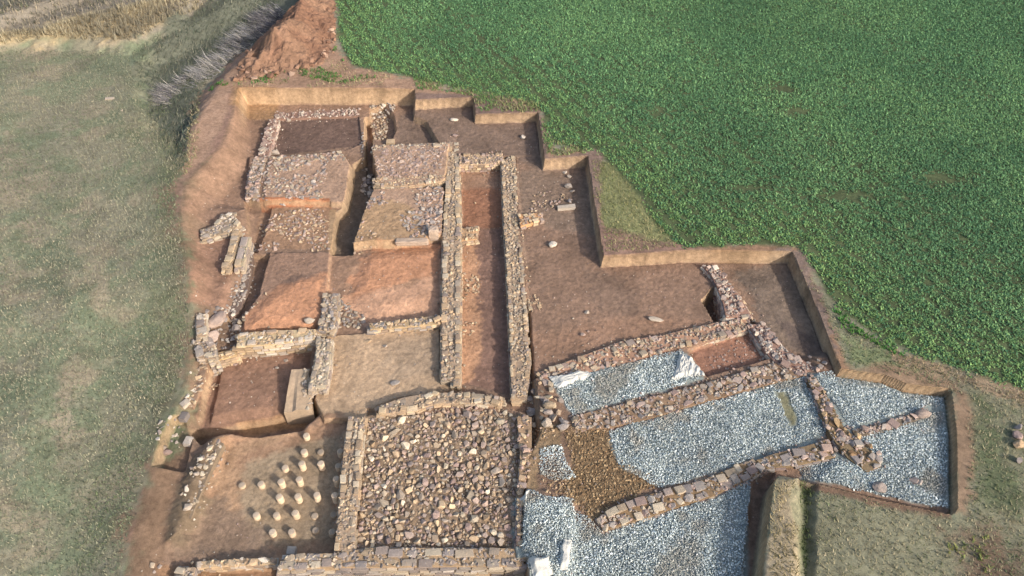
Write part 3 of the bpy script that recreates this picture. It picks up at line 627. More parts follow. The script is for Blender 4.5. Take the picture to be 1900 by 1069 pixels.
bed('rubble_bed', 'small rubble along the right lip of the narrow slot', [(670, 245), (677, 245), (677, 305), (668, 300)], -.9, .13, (.05, .09), 'white+grey', .7)
bed('rubble_bed', 'patch of orange rubble in the middle of the corridor floor', [(856, 508), (892, 506), (892, 545), (856, 552)], -.88, .13, (.04, .09), 'warm', .6, hmod=(.5, 3, -.1))
bed('rubble_bed', 'small orange rubble patch near the lower end of the corridor', [(856, 592), (886, 594), (884, 624), (856, 626)], -.88, .14, (.04, .08), 'warm', .6, hmod=(.5, 3, -.1))
bed('rubble_bed', 'scatter of little pink stones in the upper right nook', [(985, 360), (1030, 352), (1068, 372), (1064, 395), (1010, 408), (985, 400)], -.5, .15, (.04, .09), 'pink+warm', .6, hmod=(.7, 4, -.05))
bed('rubble_bed', 'loose rubble where three walls meet above the small reddish floor', [(1340, 560), (1380, 555), (1420, 595), (1385, 612), (1340, 600)], -.4, .2, (.08, .15), 'pink+lime+warm', .7, .25)
bed('rubble_bed', 'heaped rubble where the right hand walls cross the gravel', [(1535, 800), (1590, 800), (1640, 850), (1620, 875), (1560, 850)], -.35, .2, (.08, .16), 'grey+pink+moss', .7, .25)
bed('rubble_bed', 'jumbled stones between the corridor end and the gravel', [(970, 740), (1005, 700), (1040, 730), (1062, 790), (1040, 800), (975, 775)], -.42, .26, (.09, .16), 'lime+grey+warm', .7, .25)
bed('rubble_bed', 'rubble at the lower right end of the slanting rubble wall', [(1440, 672), (1500, 660), (1548, 690), (1500, 705)], -.42, .22, (.08, .15), 'pink+grey', .7, .25)
bed('rubble_bed', 'crumbled stones left of the dark sunken room', [(350, 668), (400, 665), (392, 700), (365, 742), (345, 755)], -.6, .22, (.05, .14), 'warm+white', .6, .2, hmod=(.8, 9, -.15))
bed('rubble_bed', 'thin scatter of stones on the slope between the squared blocks and the grey boulder', [(382, 572), (440, 560), (450, 610), (430, 650), (385, 660)], -.6, .2, (.05, .13), 'grey+white', .6, .2, hmod=(.8, 9, -.15))
bed('rubble_bed', 'stones strewn down the reddish strip left of the straight narrow wall', [(368, 450), (410, 445), (400, 560), (365, 575)], -.5, .25, (.03, .07), 'white+pink', .6, .2, hmod=(.8, 9, .1))
bed('rubble_bed', 'pale fallen stones near the lower left corner of the dig', [(310, 960), (350, 950), (330, 1010), (370, 1020), (300, 1060), (250, 1060)], -.4, .22, (.03, .09), 'white+lime', .6, .2, hmod=(.8, 2, .05))
bed('rubble_bed', 'stones along the left edge of the brick pillar floor', [(352, 880), (385, 850), (400, 815), (415, 810), (388, 890), (362, 950), (340, 950)], -.85, .2, (.05, .14), 'white+lime', .6, .2, hmod=(.8, 3, -.2))
bed('rubble_bed', 'dark small rubble in the little square pit at the left', [(298, 800), (340, 790), (330, 856), (288, 858)], -1.15, .16, (.04, .11), 'grey+white', .6, hmod=(.6, 2, -.1))
bed('rubble_bed', 'pebbly red debris on the small reddish floor', [(1300, 660), (1385, 625), (1425, 665), (1320, 698)], -.62, .16, (.025, .06), 'pink', .6, hmod=(.6, 5, -.2))
bed('moss_patch', 'brown mossy rubble between the big rubble room and the gravel', [(1045, 790), (1128, 797), (1140, 850), (1225, 892), (1150, 932), (1100, 966), (1072, 940), (1040, 905), (1068, 870)], -.42, .07, (.02, .055), 'moss', .7, .4, cat='moss', edge=-.05)
bed('moss_patch', 'small brown mossy patch above the round gravel spot', [(975, 775), (1035, 790), (1035, 815), (1000, 825), (972, 810)], -.42, .08, (.02, .06), 'moss+warm', .8, .3, cat='moss', dens=.7)
bed('moss_patch', 'small orange brown mossy patch below the round gravel spot', [(1000, 888), (1050, 885), (1065, 925), (1030, 930), (1010, 915)], -.42, .08, (.02, .06), 'moss+warm', .8, .3, cat='moss', dens=.8)

# ------------------------------------------------------------------ gravel
def gravel(label, pts, z=-.42, thin=0.0, holes=()):
    pw = PP(pts, z); x, y, d = fill(pw, .043, .5)
    keep = (d > -.02 + .08 * fbm(x, y, .4, 3, 6)) & (sdf(SITEW, x, y) > .10)
    if thin: keep &= rng.random(len(x)) > thin * sstep(.5 + 1.5 * fbm(x, y, .9, 3, 14))
    for h in holes: keep &= sdf(PP(h, z), x, y) < .1 * fbm(x, y, .3, 3, 6)
    x, y = x[keep], y[keep]; n = len(x); s = rng.uniform(.02, .042, n)
    scl = np.stack([s * rng.uniform(.8, 1.3, n), s * rng.uniform(.6, 1.1, n), s * rng.uniform(.5, 1, n)], 1)
    pos = np.stack([x, y, Z(x, y) + .012 + rng.uniform(0, .03, n) + .03 * fbm(x, y, .5, 2, 3)], 1)
    c = pal('gravel', n, .10) * (1 + .22 * fbm(x, y, 1.3, 3, 15))[:, None]
    dirt = (sstep((fbm(x, y, 1.1, 4, 16) - .05) * 4) * .6)[:, None]; c = (c * (1 - dirt) + C(160, 144, 122) * dirt) * np.array([[.96, .99, .99]])
    V, Fc, Cc = merge(OCT, pos, scl, rng.uniform(0, 6.3, n), .6, c)
    return tag(mesh_obj('gravel', V, Fc, Cc, M_GRAVEL), label, 'gravel', kind='stuff')
gravel('strip of blue grey gravel below the broad rubble wall', [(1025, 712), (1095, 694), (1170, 675), (1262, 650), (1300, 702), (1180, 736), (1062, 770)])
gravel('widest field of blue grey gravel in the middle right', [(1130, 800), (1210, 780), (1330, 744), (1430, 716), (1492, 700), (1512, 745), (1540, 800), (1440, 836), (1310, 882), (1222, 905), (1150, 862)], holes=[[(1440, 730), (1462, 728), (1482, 790), (1466, 792)]])
gravel('blue grey gravel in the upper right corner of the dig', [(1503, 700), (1552, 692), (1640, 702), (1682, 720), (1752, 728), (1758, 762), (1720, 756), (1640, 780), (1575, 796), (1545, 748)])
gravel('blue grey gravel along the far right side of the dig', [(1588, 812), (1650, 800), (1722, 774), (1756, 765), (1764, 948), (1700, 937), (1600, 915), (1492, 888), (1480, 868), (1550, 852), (1610, 880), (1640, 866)])
gravel('gravel field cut off by the bottom edge on the right', [(1064, 945), (1104, 972), (1120, 990), (1215, 960), (1330, 924), (1392, 890), (1388, 960), (1372, 1180), (970, 1180), (1045, 1030)])
gravel('mounded gravel patch over white sheeting beside the big rubble room', [(955, 925), (985, 910), (1010, 925), (1062, 928), (1066, 985), (1060, 1060), (985, 1060), (962, 1000)])
gravel('small round gravel spot ringed by brown moss', [(1003, 832), (1040, 826), (1052, 862), (1068, 885), (1030, 892), (1003, 880)])

# ------------------------------------------------------------------ rubble room: every stone on its own, up to the limit
room = PP([(682, 776), (772, 770), (850, 752), (930, 757), (962, 772), (958, 1014), (662, 1018)], -.66)
pts = []; tries = 0; cell = {}
def okp(x, y, r):
    cx, cy = int(x / .3), int(y / .3)
    for a in range(cx - 1, cx + 2):
        for b in range(cy - 1, cy + 2):
            for (u, v, q) in cell.get((a, b), ()):
                if (u - x) ** 2 + (v - y) ** 2 < ((q + r) * .76) ** 2: return False
    return True
lo = room.min(0); hi = room.max(0)
R_ = rng.uniform(0, 1, (24000, 4)); D_ = sdf(room, lo[0] + R_[:, 0] * (hi[0] - lo[0]), lo[1] + R_[:, 1] * (hi[1] - lo[1]))
for kk in range(24000):
    x = lo[0] + R_[kk, 0] * (hi[0] - lo[0]); y = lo[1] + R_[kk, 1] * (hi[1] - lo[1])
    r = (.118 if kk < 450 else .086 if kk < 4000 else .048) * (.65 + .7 * R_[kk, 2])
    if D_[kk] < r * .5 or not okp(x, y, r): continue
    cell.setdefault((int(x / .3), int(y / .3)), []).append((x, y, r)); pts.append((x, y, r, R_[kk, 3]))
pts.sort(key=lambda p: -p[2] / math.hypot(p[1], 20))
def rock_mesh(name, kind, k, cols):
    v, f = kind[k % len(kind)]
    me_o = mesh_obj(name, v, [(f.shape[1], f)], np.repeat(cols[None], len(v), 0) * (1 + .08 * rng.normal(size=(len(v), 1))), M_ROCK)
    me = me_o.data; bpy.data.objects.remove(me_o); return me
RM = [rock_mesh('rubble_stone', ANG, k, pal('lime+pink+warm', 1)[0]) for k in range(28)]
for n_, (x, y, r, q) in enumerate(pts[:300]):
    o = bpy.data.objects.new('rubble_stone', RM[n_ % 28]); COL.objects.link(o)
    o.scale = (r * random.uniform(.95, 1.35), r * random.uniform(.75, 1.05), r * random.uniform(.6, .95))
    o.location = (x, y, -.665 + r * .30 + .02 * q); o.rotation_euler = (random.gauss(0, .35), random.gauss(0, .35), random.uniform(0, 6.3))
    tag(o, 'rough brown stone among the rubble filling the big square room', 'rubble stone', 'larger loose stones of the rubble filled room')
rest = np.array(pts[300:]); n = len(rest); r = rest[:, 2]
scl = np.stack([r * rng.uniform(.95, 1.4, n), r * rng.uniform(.8, 1.1, n), r * rng.uniform(.6, 1., n)], 1)
V, Fc, Cc = merge(ANG, np.stack([rest[:, 0], rest[:, 1], -.67 + r * .32 + .03 * rest[:, 3]], 1), scl, rng.uniform(0, 6.3, n), .35, pal('lime+pink+warm', n, .10))
tag(mesh_obj('rubble_fill', V, Fc, Cc, M_STONE), 'smaller broken stones packed between the larger ones in the big room', 'rubble', kind='stuff')

# ------------------------------------------------------------------ single stones and blocks
def stone(label, px, py, l, wd, h, yaw=0, pa='white', kind=ANG, name='loose_stone', cat='stone', tilt=0.05, group='single loose stones on the excavated floors'):
    z0 = -.6
    for _ in range(6): x, y = P(px, py, z0 + h * .6); z0 = float(Z(x, y)[0])
    me = rock_mesh(name, BLD if kind is ANG and l > .3 else kind, random.randrange(14), pal(pa, 1, .06)[0])
    o = bpy.data.objects.new(name, me); COL.objects.link(o); o.location = (x, y, z0 + h * .32)
    o.scale = (l / 2, wd / 2, h / 2); o.rotation_euler = (random.gauss(0, tilt), random.gauss(0, tilt), yaw)
    return tag(o, label, cat, group)
S = stone
S('big whitish boulder on the left orange floor near its lower right corner', 573, 593, .42, .3, .2)
S('whitish angular stone on the dark brown floor right of the corridor', 1026, 452, .36, .28, .22)
S('long bone shaped pale stone on the brown floor above the broad rubble wall', 1217, 592, .6, .2, .12, -.25)
S('pale stone in the middle of the big brown floor', 1090, 578, .26, .18, .14, .4)
S('tiny pale stone left of the one in the middle of the big brown floor', 1063, 590, .1, .08, .07)
S('left one of two small stones above the broad rubble wall', 1082, 620, .22, .2, .14, 0, 'pink')
S('right one of two small stones above the broad rubble wall', 1092, 613, .14, .14, .1, 0, 'pink')
S('grey flat stone on the smooth tan floor', 733, 710, .36, .2, .1, .1, 'grey')
S('small round pale stone at the top of the smooth tan floor', 714, 640, .2, .18, .12)
S('orange brick lump at the top left of the smooth tan floor', 682, 631, .3, .2, .08, .2, 'warm')
S('upper right one of two pale stones on the sunken dark floor', 530, 667, .2, .2, .1)
S('lower left one of two pale stones on the sunken dark floor', 514, 682, .16, .14, .1)
S('pale stone at the foot of the pale wall left in the sunken room', 437, 675, .2, .12, .1, .3, 'pink')
S('white block lying left of the sunken room', 343, 748, .3, .22, .18, .9, 'white', BLK)
S('upper long pale block beside the little square pit', 354, 798, .3, .26, .22, 1.4, 'grey', BLK)
S('lower long pale block beside the little square pit', 349, 818, .3, .24, .22, 1.4, 'grey', BLK)
S('pair sized pinkish rock inside the little square pit', 307, 836, .36, .22, .22, 0, 'pink')
S('white boulder at the lower left end of the top room', 510, 281, .42, .34, .26)
S('small pale stone on the left of the step floor at the top', 842, 220, .4, .2, .16)
S('small pale stone below the step floor at the top', 845, 250, .3, .2, .14, 0, 'pink')
S('round pale stone in the shade of the third cut corner', 970, 252, .26, .26, .2, 0, 'grey')
S('uppermost stone of the short column in the upper right nook', 1048, 317, .22, .24, .16)
S('second stone of the short column in the upper right nook', 1057, 326, .24, .2, .16)
S('third and largest stone of the short column in the upper right nook', 1055, 343, .36, .26, .22, 0, 'grey')
S('fourth stone of the short column in the upper right nook', 1062, 352, .24, .2, .16)
S('round stone standing apart below the short column in the nook', 1058, 371, .24, .24, .2, 0, 'grey')
S('long pale slab lying at the lower right of the upper right nook', 1050, 384, .8, .22, .18, .12, 'white', BLK)
S('white cube block on the wall beside the corridor', 1244, 757, .2, .16, .14, .2, 'white', BLK)['label'] = 'bright white cube on the wall between upper and middle gravel'
S('white block at the right end of the wall between the gravels', 1400, 686, .26, .2, .16, .1, 'white', BLK)
S('warm squared block at the foot of the corridor right wall', 959, 741, .36, .32, .26, 0, 'warm', BLK)
S('grey boulder just right of the warm squared block', 981, 738, .3, .26, .2, 0, 'grey')
S('yellowish boulder at the left tip of the upper gravel strip', 1018, 733, .3, .2, .22, 0, 'warm')
S('large tan boulder below the yellowish one at the gravel tip', 1019, 749, .4, .26, .24, 0, 'lime')
S('brightest rounded boulder above the small mossy patch', 1015, 782, .34, .34, .26, .5, 'white')
S('upright narrow boulder right above the brightest rounded one', 1029, 774, .3, .2, .22, 1, 'warm')
S('flat grey boulder at the left start of the gravel divide wall', 1044, 790, .44, .26, .2, .2, 'grey')
S('dark grey boulder left of the large tan one', 987, 762, .34, .26, .2, 0, 'grey')
S('grey flat boulder under the large tan one', 1018, 763, .34, .22, .2, 0, 'grey')
S('elongated grey boulder standing beside the squared blocks on the left', 402, 588, .5, .95, .34, -.35, 'pink')
S('broad brownish boulder below the elongated grey one', 392, 622, .55, .6, .24, .2, 'pink')
S('upper small round stone right of the elongated grey boulder', 431, 580, .22, .18, .16, 0, 'grey')
S('lower small round stone right of the elongated grey boulder', 429, 593, .24, .16, .16, 0, 'grey')
S('round grey boulder at the lower left corner of the left orange floor', 437, 607, .34, .34, .26, 0, 'grey')
S('white brick lying alone in the grass at the upper left', 203, 182, .42, .16, .1, .2, 'white', BLK, group='stones lying in the grass')
S('white pebble below the white brick in the upper left grass', 226, 204, .16, .14, .08, 0, 'white', group='stones lying in the grass')
S('upper white stone on the slope by the brick pillar floor', 370, 849, .26, .18, .14)
S('middle white stone on the slope by the brick pillar floor', 363, 877, .26, .16, .14)
S('lowest and largest white stone on the slope by the brick pillar floor', 346, 940, .3, .24, .18, .6)
S('round pale stone on the slope at the end of the dark cut', 404, 834, .18, .18, .12)
S('small boulder half buried in the lower right gravel', 1697, 888, .3, .3, .24, 0, 'pink')
S('dark cracked boulder beside the half buried one in the lower right gravel', 1707, 893, .24, .24, .2, 0, 'grey')
S('greenish grey boulder in the gravel near its lower edge', 1634, 903, .44, .4, .14, 0, 'grey')
S('squared tan block below the round pit at the top', 724, 263, .4, .3, .24, 0, 'warm', BLK)
S('big pale stone at the far end of the thin dividing stone line', 1714, 765, .5, .34, .24, .2, 'pink')
S('squared stone above the broad block wall by the brick pillars', 541, 1022, .26, .26, .24, 0, 'grey', BLK)
for k_, (px_, py_, l_, yw_, pa_) in enumerate([(1892, 790, .3, .3, 'grey'), (1890, 806, .34, 1.0, 'pink'), (1893, 822, .36, .2, 'warm'), (1891, 850, .3, 1.5, 'grey')]):
    S(['topmost', 'second from top', 'third from top', 'lowest'][k_] + ' rock of the small pile cut by the right edge of the photo', px_, py_, l_, l_ * .8, .24, yw_, pa_, group='rocks piled at the right edge')

# upright slab beside the corridor wall and the flat sill next to it
def box_thing(name, label, cat, c, size, yaw, colr, m=None, group=None):
    v, f = cubes(5); p = 9; s = np.sum(np.abs(v) ** p, 1) ** (1 / p); v = v / s[:, None] * (np.array(size) / 2)
    v += rng.normal(scale=.006, size=v.shape); o = mesh_obj(name, v, [(4, f)], np.repeat(colr[None], len(v), 0), m or M_PLASTER)
    o.location = c; o.rotation_euler = (0, 0, yaw); return tag(o, label, cat, group)
x, y = P(804, 427, -.28); box_thing('stone_slab', 'square grey sandstone slab set upright against the corridor wall', 'stone slab', (x, y, -.45), (.38, .34, .55), 0, C(182, 158, 136))
x, y = P(764, 446, -.48); box_thing('stone_sill', 'long flat grey sill along the lower side of the wide rubble bed', 'stone sill', (x, y, -.56), (1.3, .26, .22), .02, C(176, 152, 130))

# masonry bench in the sunken room: sloping body with a plastered ridge
def bench():
    zt = -.62; A = PP([(541, 686), (573, 684), (577, 752), (523, 756)], zt)
    S_, T_ = np.meshgrid(np.linspace(0, 1, 16), np.linspace(0, 1, 8), indexing='ij')
    q = (A[0] * (1 - T_[..., None]) + A[1] * T_[..., None]) * (1 - S_[..., None]) + (A[3] * (1 - T_[..., None]) + A[2] * T_[..., None]) * S_[..., None]
    q = q.reshape(-1, 2); z = zt - .25 * (S_.ravel() - .2).clip(0) + .02 * fbm(q[:, 0], q[:, 1], .2, 3, 1) - .1 * (T_.ravel() < .35) * S_.ravel()
    V = np.column_stack([q, z]); I = np.arange(128).reshape(16, 8); fq = [np.stack([I[:-1, :-1], I[1:, :-1], I[1:, 1:], I[:-1, 1:]], -1).reshape(-1, 4)[:, ::-1]]
    ring = np.concatenate([I[:, 0], I[-1, 1:], I[-2::-1, -1], I[0, -2:0:-1]]); V = np.concatenate([V, np.column_stack([V[ring][:, :2], np.full(len(ring), -1.6)])]); lo = 128 + np.arange(len(ring))
    fq.append(np.stack([ring, np.roll(ring, -1), np.roll(lo, -1), lo], -1))
    cc = C(184, 156, 124)[None] * (1 + .2 * fbm(V[:, 0], V[:, 1], .3, 3, 3)[:, None])
    o = mesh_obj('masonry_bench', V, [(4, np.concatenate(fq))], cc, M_PLASTER); tag(o, 'sloping plastered masonry block against the pale wall in the sunken room', 'masonry block')
    n = 26; t = rng.uniform(.72, .98, n); s = rng.uniform(0, 1, n); p = (A[0] * (1 - t)[:, None] + A[1] * t[:, None]) * (1 - s)[:, None] + (A[3] * (1 - t)[:, None] + A[2] * t[:, None]) * s[:, None]
    V, Fc, Cc = merge(ANGS, np.column_stack([p, zt - .25 * (s - .2).clip(0)]), rng.uniform(.05, .11, (n, 3)), rng.uniform(0, 6, n), .3, pal('white+lime', n))
    tag(mesh_obj('stone_facing', V, Fc, Cc, M_STONE, parent=o), kind='stuff')
bench()

# ------------------------------------------------------------------ brick pillars of the heated floor
def pila_meshes(h, tint):
    """stack of round tiles with thin joints, and its mortar cap"""
    seg = 22; nb = max(2, int(round(h / .055))); V = []; Fq = []; r0 = .102; zz = 0
    prof = []
    for b in range(nb):
        t = h / nb; rr = r0 * random.uniform(.97, 1.03); prof += [(rr * .95, zz + .002), (rr, zz + .007), (rr, zz + t - .007), (rr * .95, zz + t - .002)]; zz += t
    prof.append((0.075, h - .001))
    for (r, z) in prof:
        for a in range(seg): V.append((r * math.cos(a * 2 * math.pi / seg), r * math.sin(a * 2 * math.pi / seg), z))
    m = len(prof)
    for k in range(m - 1):
        for a in range(seg): Fq.append((k * seg + a, k * seg + (a + 1) % seg, (k + 1) * seg + (a + 1) % seg, (k + 1) * seg + a))
    V = np.array(V); top = [(m - 1) * seg + a for a in range(seg)]
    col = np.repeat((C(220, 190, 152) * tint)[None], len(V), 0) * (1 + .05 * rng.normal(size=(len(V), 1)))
    cap = [(0, 0, .012)] + [(.082 * random.uniform(.85, 1.06) * math.cos(a * 2 * math.pi / 14), .082 * math.sin(a * 2 * math.pi / 14), .008) for a in range(14)] + [(.09 * math.cos(a * 2 * math.pi / 14), .09 * math.sin(a * 2 * math.pi / 14), -.004) for a in range(14)]
    cf = [(0, 1 + a, 1 + (a + 1) % 14) for a in range(14)]; cq = [(1 + a, 15 + a, 15 + (a + 1) % 14, 1 + (a + 1) % 14) for a in range(14)]
    return (V, [(4, np.array(Fq)), (seg, np.array([top]))], col), (np.array(cap), [(3, np.array(cf)), (4, np.array(cq))])
PIL = [
 (1138, 100, .21, 1, 'topmost of all the round brick pillars, standing alone'),
 (1123, 212, .20, 1, 'low round brick pillar directly below the topmost one'),
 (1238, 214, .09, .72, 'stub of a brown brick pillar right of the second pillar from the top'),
 (993, 322, .19, 1, 'left pillar in the third row of round brick pillars'),
 (1107, 295, .32, 1, 'tall middle pillar in the third row of round brick pillars'),
 (1238, 292, .32, 1.05, 'tall right pillar in the third row, next to the rubble room wall shade'),
 (698, 443, .10, .85, 'leftmost of all the brick pillars, a low stub'),
 (828, 434, .19, 1, 'second pillar from the left in the fourth row of brick pillars'),
 (966, 418, .29, 1, 'third pillar from the left in the fourth row of brick pillars'),
 (1089, 402, .32, 1, 'rightmost pillar in the fourth row of brick pillars'),
 (954, 520, .32, 1.03, 'leftmost of the three tall pillars in the fifth row'),
 (1080, 516, .32, 1, 'middle one of the three tall pillars in the fifth row'),
 (1209, 508, .32, 1.05, 'rightmost of the three tall pillars in the fifth row, at the shade edge'),
 (795, 648, .21, 1, 'leftmost pillar in the sixth row of brick pillars'),
 (933, 648, .19, .92, 'reddish second pillar in the sixth row of brick pillars'),
 (1064, 632, .27, 1, 'third and tallest pillar in the sixth row of brick pillars'),
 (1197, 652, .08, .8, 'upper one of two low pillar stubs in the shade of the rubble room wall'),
 (907, 764, .21, 1.05, 'left one of the two sunlit pillars in the lowest row'),
 (1037, 763, .21, 1, 'right one of the two sunlit pillars in the lowest row'),
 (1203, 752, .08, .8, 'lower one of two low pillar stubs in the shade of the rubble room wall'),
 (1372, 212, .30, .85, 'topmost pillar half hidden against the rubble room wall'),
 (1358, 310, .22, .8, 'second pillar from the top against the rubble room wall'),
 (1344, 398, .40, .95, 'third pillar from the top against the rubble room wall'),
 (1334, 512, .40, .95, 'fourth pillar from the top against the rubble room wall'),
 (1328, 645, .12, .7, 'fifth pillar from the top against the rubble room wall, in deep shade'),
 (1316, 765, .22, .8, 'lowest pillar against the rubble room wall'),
]
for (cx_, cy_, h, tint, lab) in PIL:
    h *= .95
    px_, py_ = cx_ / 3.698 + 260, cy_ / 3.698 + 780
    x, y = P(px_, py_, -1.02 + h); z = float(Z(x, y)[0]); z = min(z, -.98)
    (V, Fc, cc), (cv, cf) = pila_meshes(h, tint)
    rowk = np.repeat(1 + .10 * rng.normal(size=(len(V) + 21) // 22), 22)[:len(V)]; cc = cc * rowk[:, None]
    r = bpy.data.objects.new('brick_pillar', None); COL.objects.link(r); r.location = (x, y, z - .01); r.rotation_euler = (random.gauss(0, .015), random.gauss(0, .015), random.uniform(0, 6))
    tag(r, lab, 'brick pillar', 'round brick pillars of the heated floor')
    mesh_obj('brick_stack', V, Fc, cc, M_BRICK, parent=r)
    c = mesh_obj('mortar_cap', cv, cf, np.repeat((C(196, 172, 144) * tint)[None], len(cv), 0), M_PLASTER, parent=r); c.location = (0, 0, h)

# ------------------------------------------------------------------ white ground sheeting
def cloth(label, pts, z, fold, yawf, amp=.05, lift=.1, sub=60):
    A = PP(pts, z)
    S_, T_ = np.meshgrid(np.linspace(0, 1, sub), np.linspace(0, 1, sub), indexing='ij')
    q = ((A[0] * (1 - T_[..., None]) + A[1] * T_[..., None]) * (1 - S_[..., None]) + (A[3] * (1 - T_[..., None]) + A[2] * T_[..., None]) * S_[..., None]).reshape(-1, 2)
    q += .10 * np.stack([fbm(q[:, 0], q[:, 1], .3, 3, 1), fbm(q[:, 0], q[:, 1], .3, 3, 2)], 1)
    u = q[:, 0] * math.cos(yawf) + q[:, 1] * math.sin(yawf); v = -q[:, 0] * math.sin(yawf) + q[:, 1] * math.cos(yawf)
    e = np.minimum(np.minimum(S_, 1 - S_), np.minimum(T_, 1 - T_)).ravel()
    z_ = Z(q[:, 0], q[:, 1]) + .03 + lift * sstep(e * 4) + amp * np.abs(fbm(u / 4, v, fold, 3, 7)) 
    I = np.arange(sub * sub).reshape(sub, sub); f = np.stack([I[:-1, :-1], I[1:, :-1], I[1:, 1:], I[:-1, 1:]], -1).reshape(-1, 4)
    o = mesh_obj('ground_sheet', np.column_stack([q, z_]), [(4, f)], np.repeat(C(200, 196, 184)[None], sub * sub, 0), M_CLOTH, smooth=True)
    md = o.modifiers.new('t', 'SOLIDIFY'); md.thickness = .006
    return tag(o, label, 'ground sheet', 'white sheeting under the gravel')
cloth('crumpled white sheet at the right end of the upper gravel strip', [(1262, 654), (1278, 658), (1308, 697), (1244, 706)], -.4, .09, 1.2, .09, .08)
cloth('narrow white sheet edge showing at the left of the upper gravel strip', [(1018, 702), (1092, 688), (1098, 697), (1036, 722)], -.4, .1, .3)
cloth('white sheet edge at the left rim of the mounded gravel patch', [(957, 918), (984, 908), (972, 935), (958, 960)], -.4, .1, 1.0)
cloth('bluish white sheet corner at the bottom below the mounded gravel patch', [(980, 1040), (1020, 1036), (1028, 1066), (990, 1075)], -.38, .2, .4)
cloth('pale sheet strip between the mounded gravel and the bottom gravel', [(1042, 1008), (1060, 1006), (1056, 1062), (1040, 1060)], -.38, .2, 1.4)

# ------------------------------------------------------------------ spoil heap
def heap():
    A = PP([(430, 150), (455, 95), (540, 0), (560, -60), (620, -60), (624, 60), (600, 120), (540, 135), (470, 150)], 0)
    lo = A.min(0) - .5; hi = A.max(0) + .5; st = .09
    X, Y = np.meshgrid(np.arange(lo[0], hi[0], st), np.arange(lo[1], hi[1], st), indexing='ij'); x, y = X.ravel(), Y.ravel()
    d = sdf(A, x, y) + .25 * fbm(x, y, .8, 3, 2); t = sstep((d + .1) / 3.0)
    z = Z(x, y) - .15 + t * (1.35 + .5 * fbm(x, y, 2.0, 4, 4)) + (t > 0) * .38 * fbm(x, y, .5, 5, 5) * sstep((d + .2) / .6) + .18 * sstep((d + .15) / .3)
    c = C(140, 106, 82)[None] * (1 + .35 * fbm(x, y, .5, 4, 6)[:, None]); nn, mm = X.shape; I = np.arange(nn * mm).reshape(nn, mm)
    rt = sstep(.5 + 2 * fbm(x, y, 1.8, 3, 12))[:, None]; c = c * (1 - .6 * rt) + C(126, 88, 66) * .6 * rt
    f = np.stack([I[:-1, :-1], I[1:, :-1], I[1:, 1:], I[:-1, 1:]], -1).reshape(-1, 4); keep = (d[f] > -.35).all(1)
    f = f[keep]; used = np.unique(f); mp = np.zeros(len(x), int); mp[used] = np.arange(len(used))
    o = mesh_obj('spoil_heap', np.column_stack([x, y, z])[used], [(4, mp[f])], c[used], M_GROUND)
    tag(o, 'heap of orange brown dug earth between the crop field and the dry reeds', 'earth heap')
heap()
bed('soil_clods', 'lumps of orange earth scattered over the foot of the dug earth heap', [(430, 155), (455, 95), (540, 0), (620, -20), (622, 100), (560, 140)], 0, .26, (.05, .2), 'clod', .7, .2, cat='soil clods', hmod=(1.4, 8, -.25))

# ------------------------------------------------------------------ leaves and grass
def blades(name, label, cat, x, y, z, ln, wd, lean, cols, nseg=2, per=1, m=None, spread=.03, azm=None, azs=9, tipk=1.25):
    n = len(x) * per; x = np.repeat(x, per) + rng.normal(scale=spread, size=n); y = np.repeat(y, per) + rng.normal(scale=spread, size=n); z = np.repeat(z, per)
    az = rng.uniform(0, 2 * math.pi, n) if azm is None else rng.normal(azm, azs, n)
    L = rng.uniform(*ln, n); W = rng.uniform(*wd, n) / 2; le = rng.uniform(*lean, n)
    dx, dy = np.cos(az), np.sin(az); px, py = -dy, dx
    cc = cols[np.clip((rng.random(n) * .55 + .45 * sstep(.5 + 1.6 * fbm(x, y, 2.2, 5, 41))) * len(cols), 0, len(cols) - 1).astype(int)] * (1 + rng.normal(scale=.15, size=(n, 1))) if not callable(cols) else cols(x, y, n)
    b = np.stack([x, y, z - .01], 1); e1 = np.stack([px * W, py * W, 0 * W], 1); hor = np.stack([dx, dy, 0 * dx], 1)
    m1 = b + hor * (L * .45 * np.sin(le * .6))[:, None] + np.array([0, 0, 1]) * (L * .5 * np.cos(le * .6))[:, None]
    tp = m1 + hor * (L * .5 * np.sin(le * 1.3))[:, None] + np.array([0, 0, 1]) * (L * .5 * np.cos(le * 1.3))[:, None]
    if nseg == 1:
        V = np.stack([b - e1, b + e1, tp], 1).reshape(-1, 3); f = [(3, np.arange(3 * n).reshape(-1, 3))]; c = np.repeat(cc, 3, 0)
    else:
        V = np.stack([b - e1 * .4, b + e1 * .4, m1 + e1, m1 - e1, tp], 1).reshape(-1, 3); o5 = (np.arange(n) * 5)[:, None]
        f = [(4, o5 + np.array([[0, 1, 2, 3]])), (3, o5 + np.array([[3, 2, 4]]))]; c = np.repeat(cc, 5, 0); c[4::5] *= tipk
    o = mesh_obj(name, V, f, np.clip(c, .005, .85), m or M_STRAW); return tag(o, label, cat, kind='stuff')
# the crop
cw = np.array(CROPW)
def cpts(sp, lo, hi):
    X, Y = np.meshgrid(np.arange(lo[0], hi[0], sp), np.arange(lo[1], hi[1], sp), indexing='ij')
    x = X.ravel() + rng.uniform(-.5, .5, X.size) * sp; y = Y.ravel() + rng.uniform(-.5, .5, X.size) * sp
    return x, y, sdf(cw, x, y)
x, y, d = cpts(.112, (-14, 12), (32, 46))
rowdir = P(1265, 464)[0] - P(1090, 290)[0], P(1265, 464)[1] - P(1090, 290)[1]; rl = math.hypot(*rowdir); rn = (rowdir[1] / rl, -rowdir[0] / rl)
rv = x * rn[0] + y * rn[1]
edge = sstep(1.15 - d / 9)
rows = .5 + .5 * np.sin(rv * 2 * math.pi / .62 + 1.2 * fbm(x, y, 5, 2, 1))
vis = np.abs(x) < (np.hypot(y, 20) * .72 + 2.5)
bare = np.zeros(len(x))
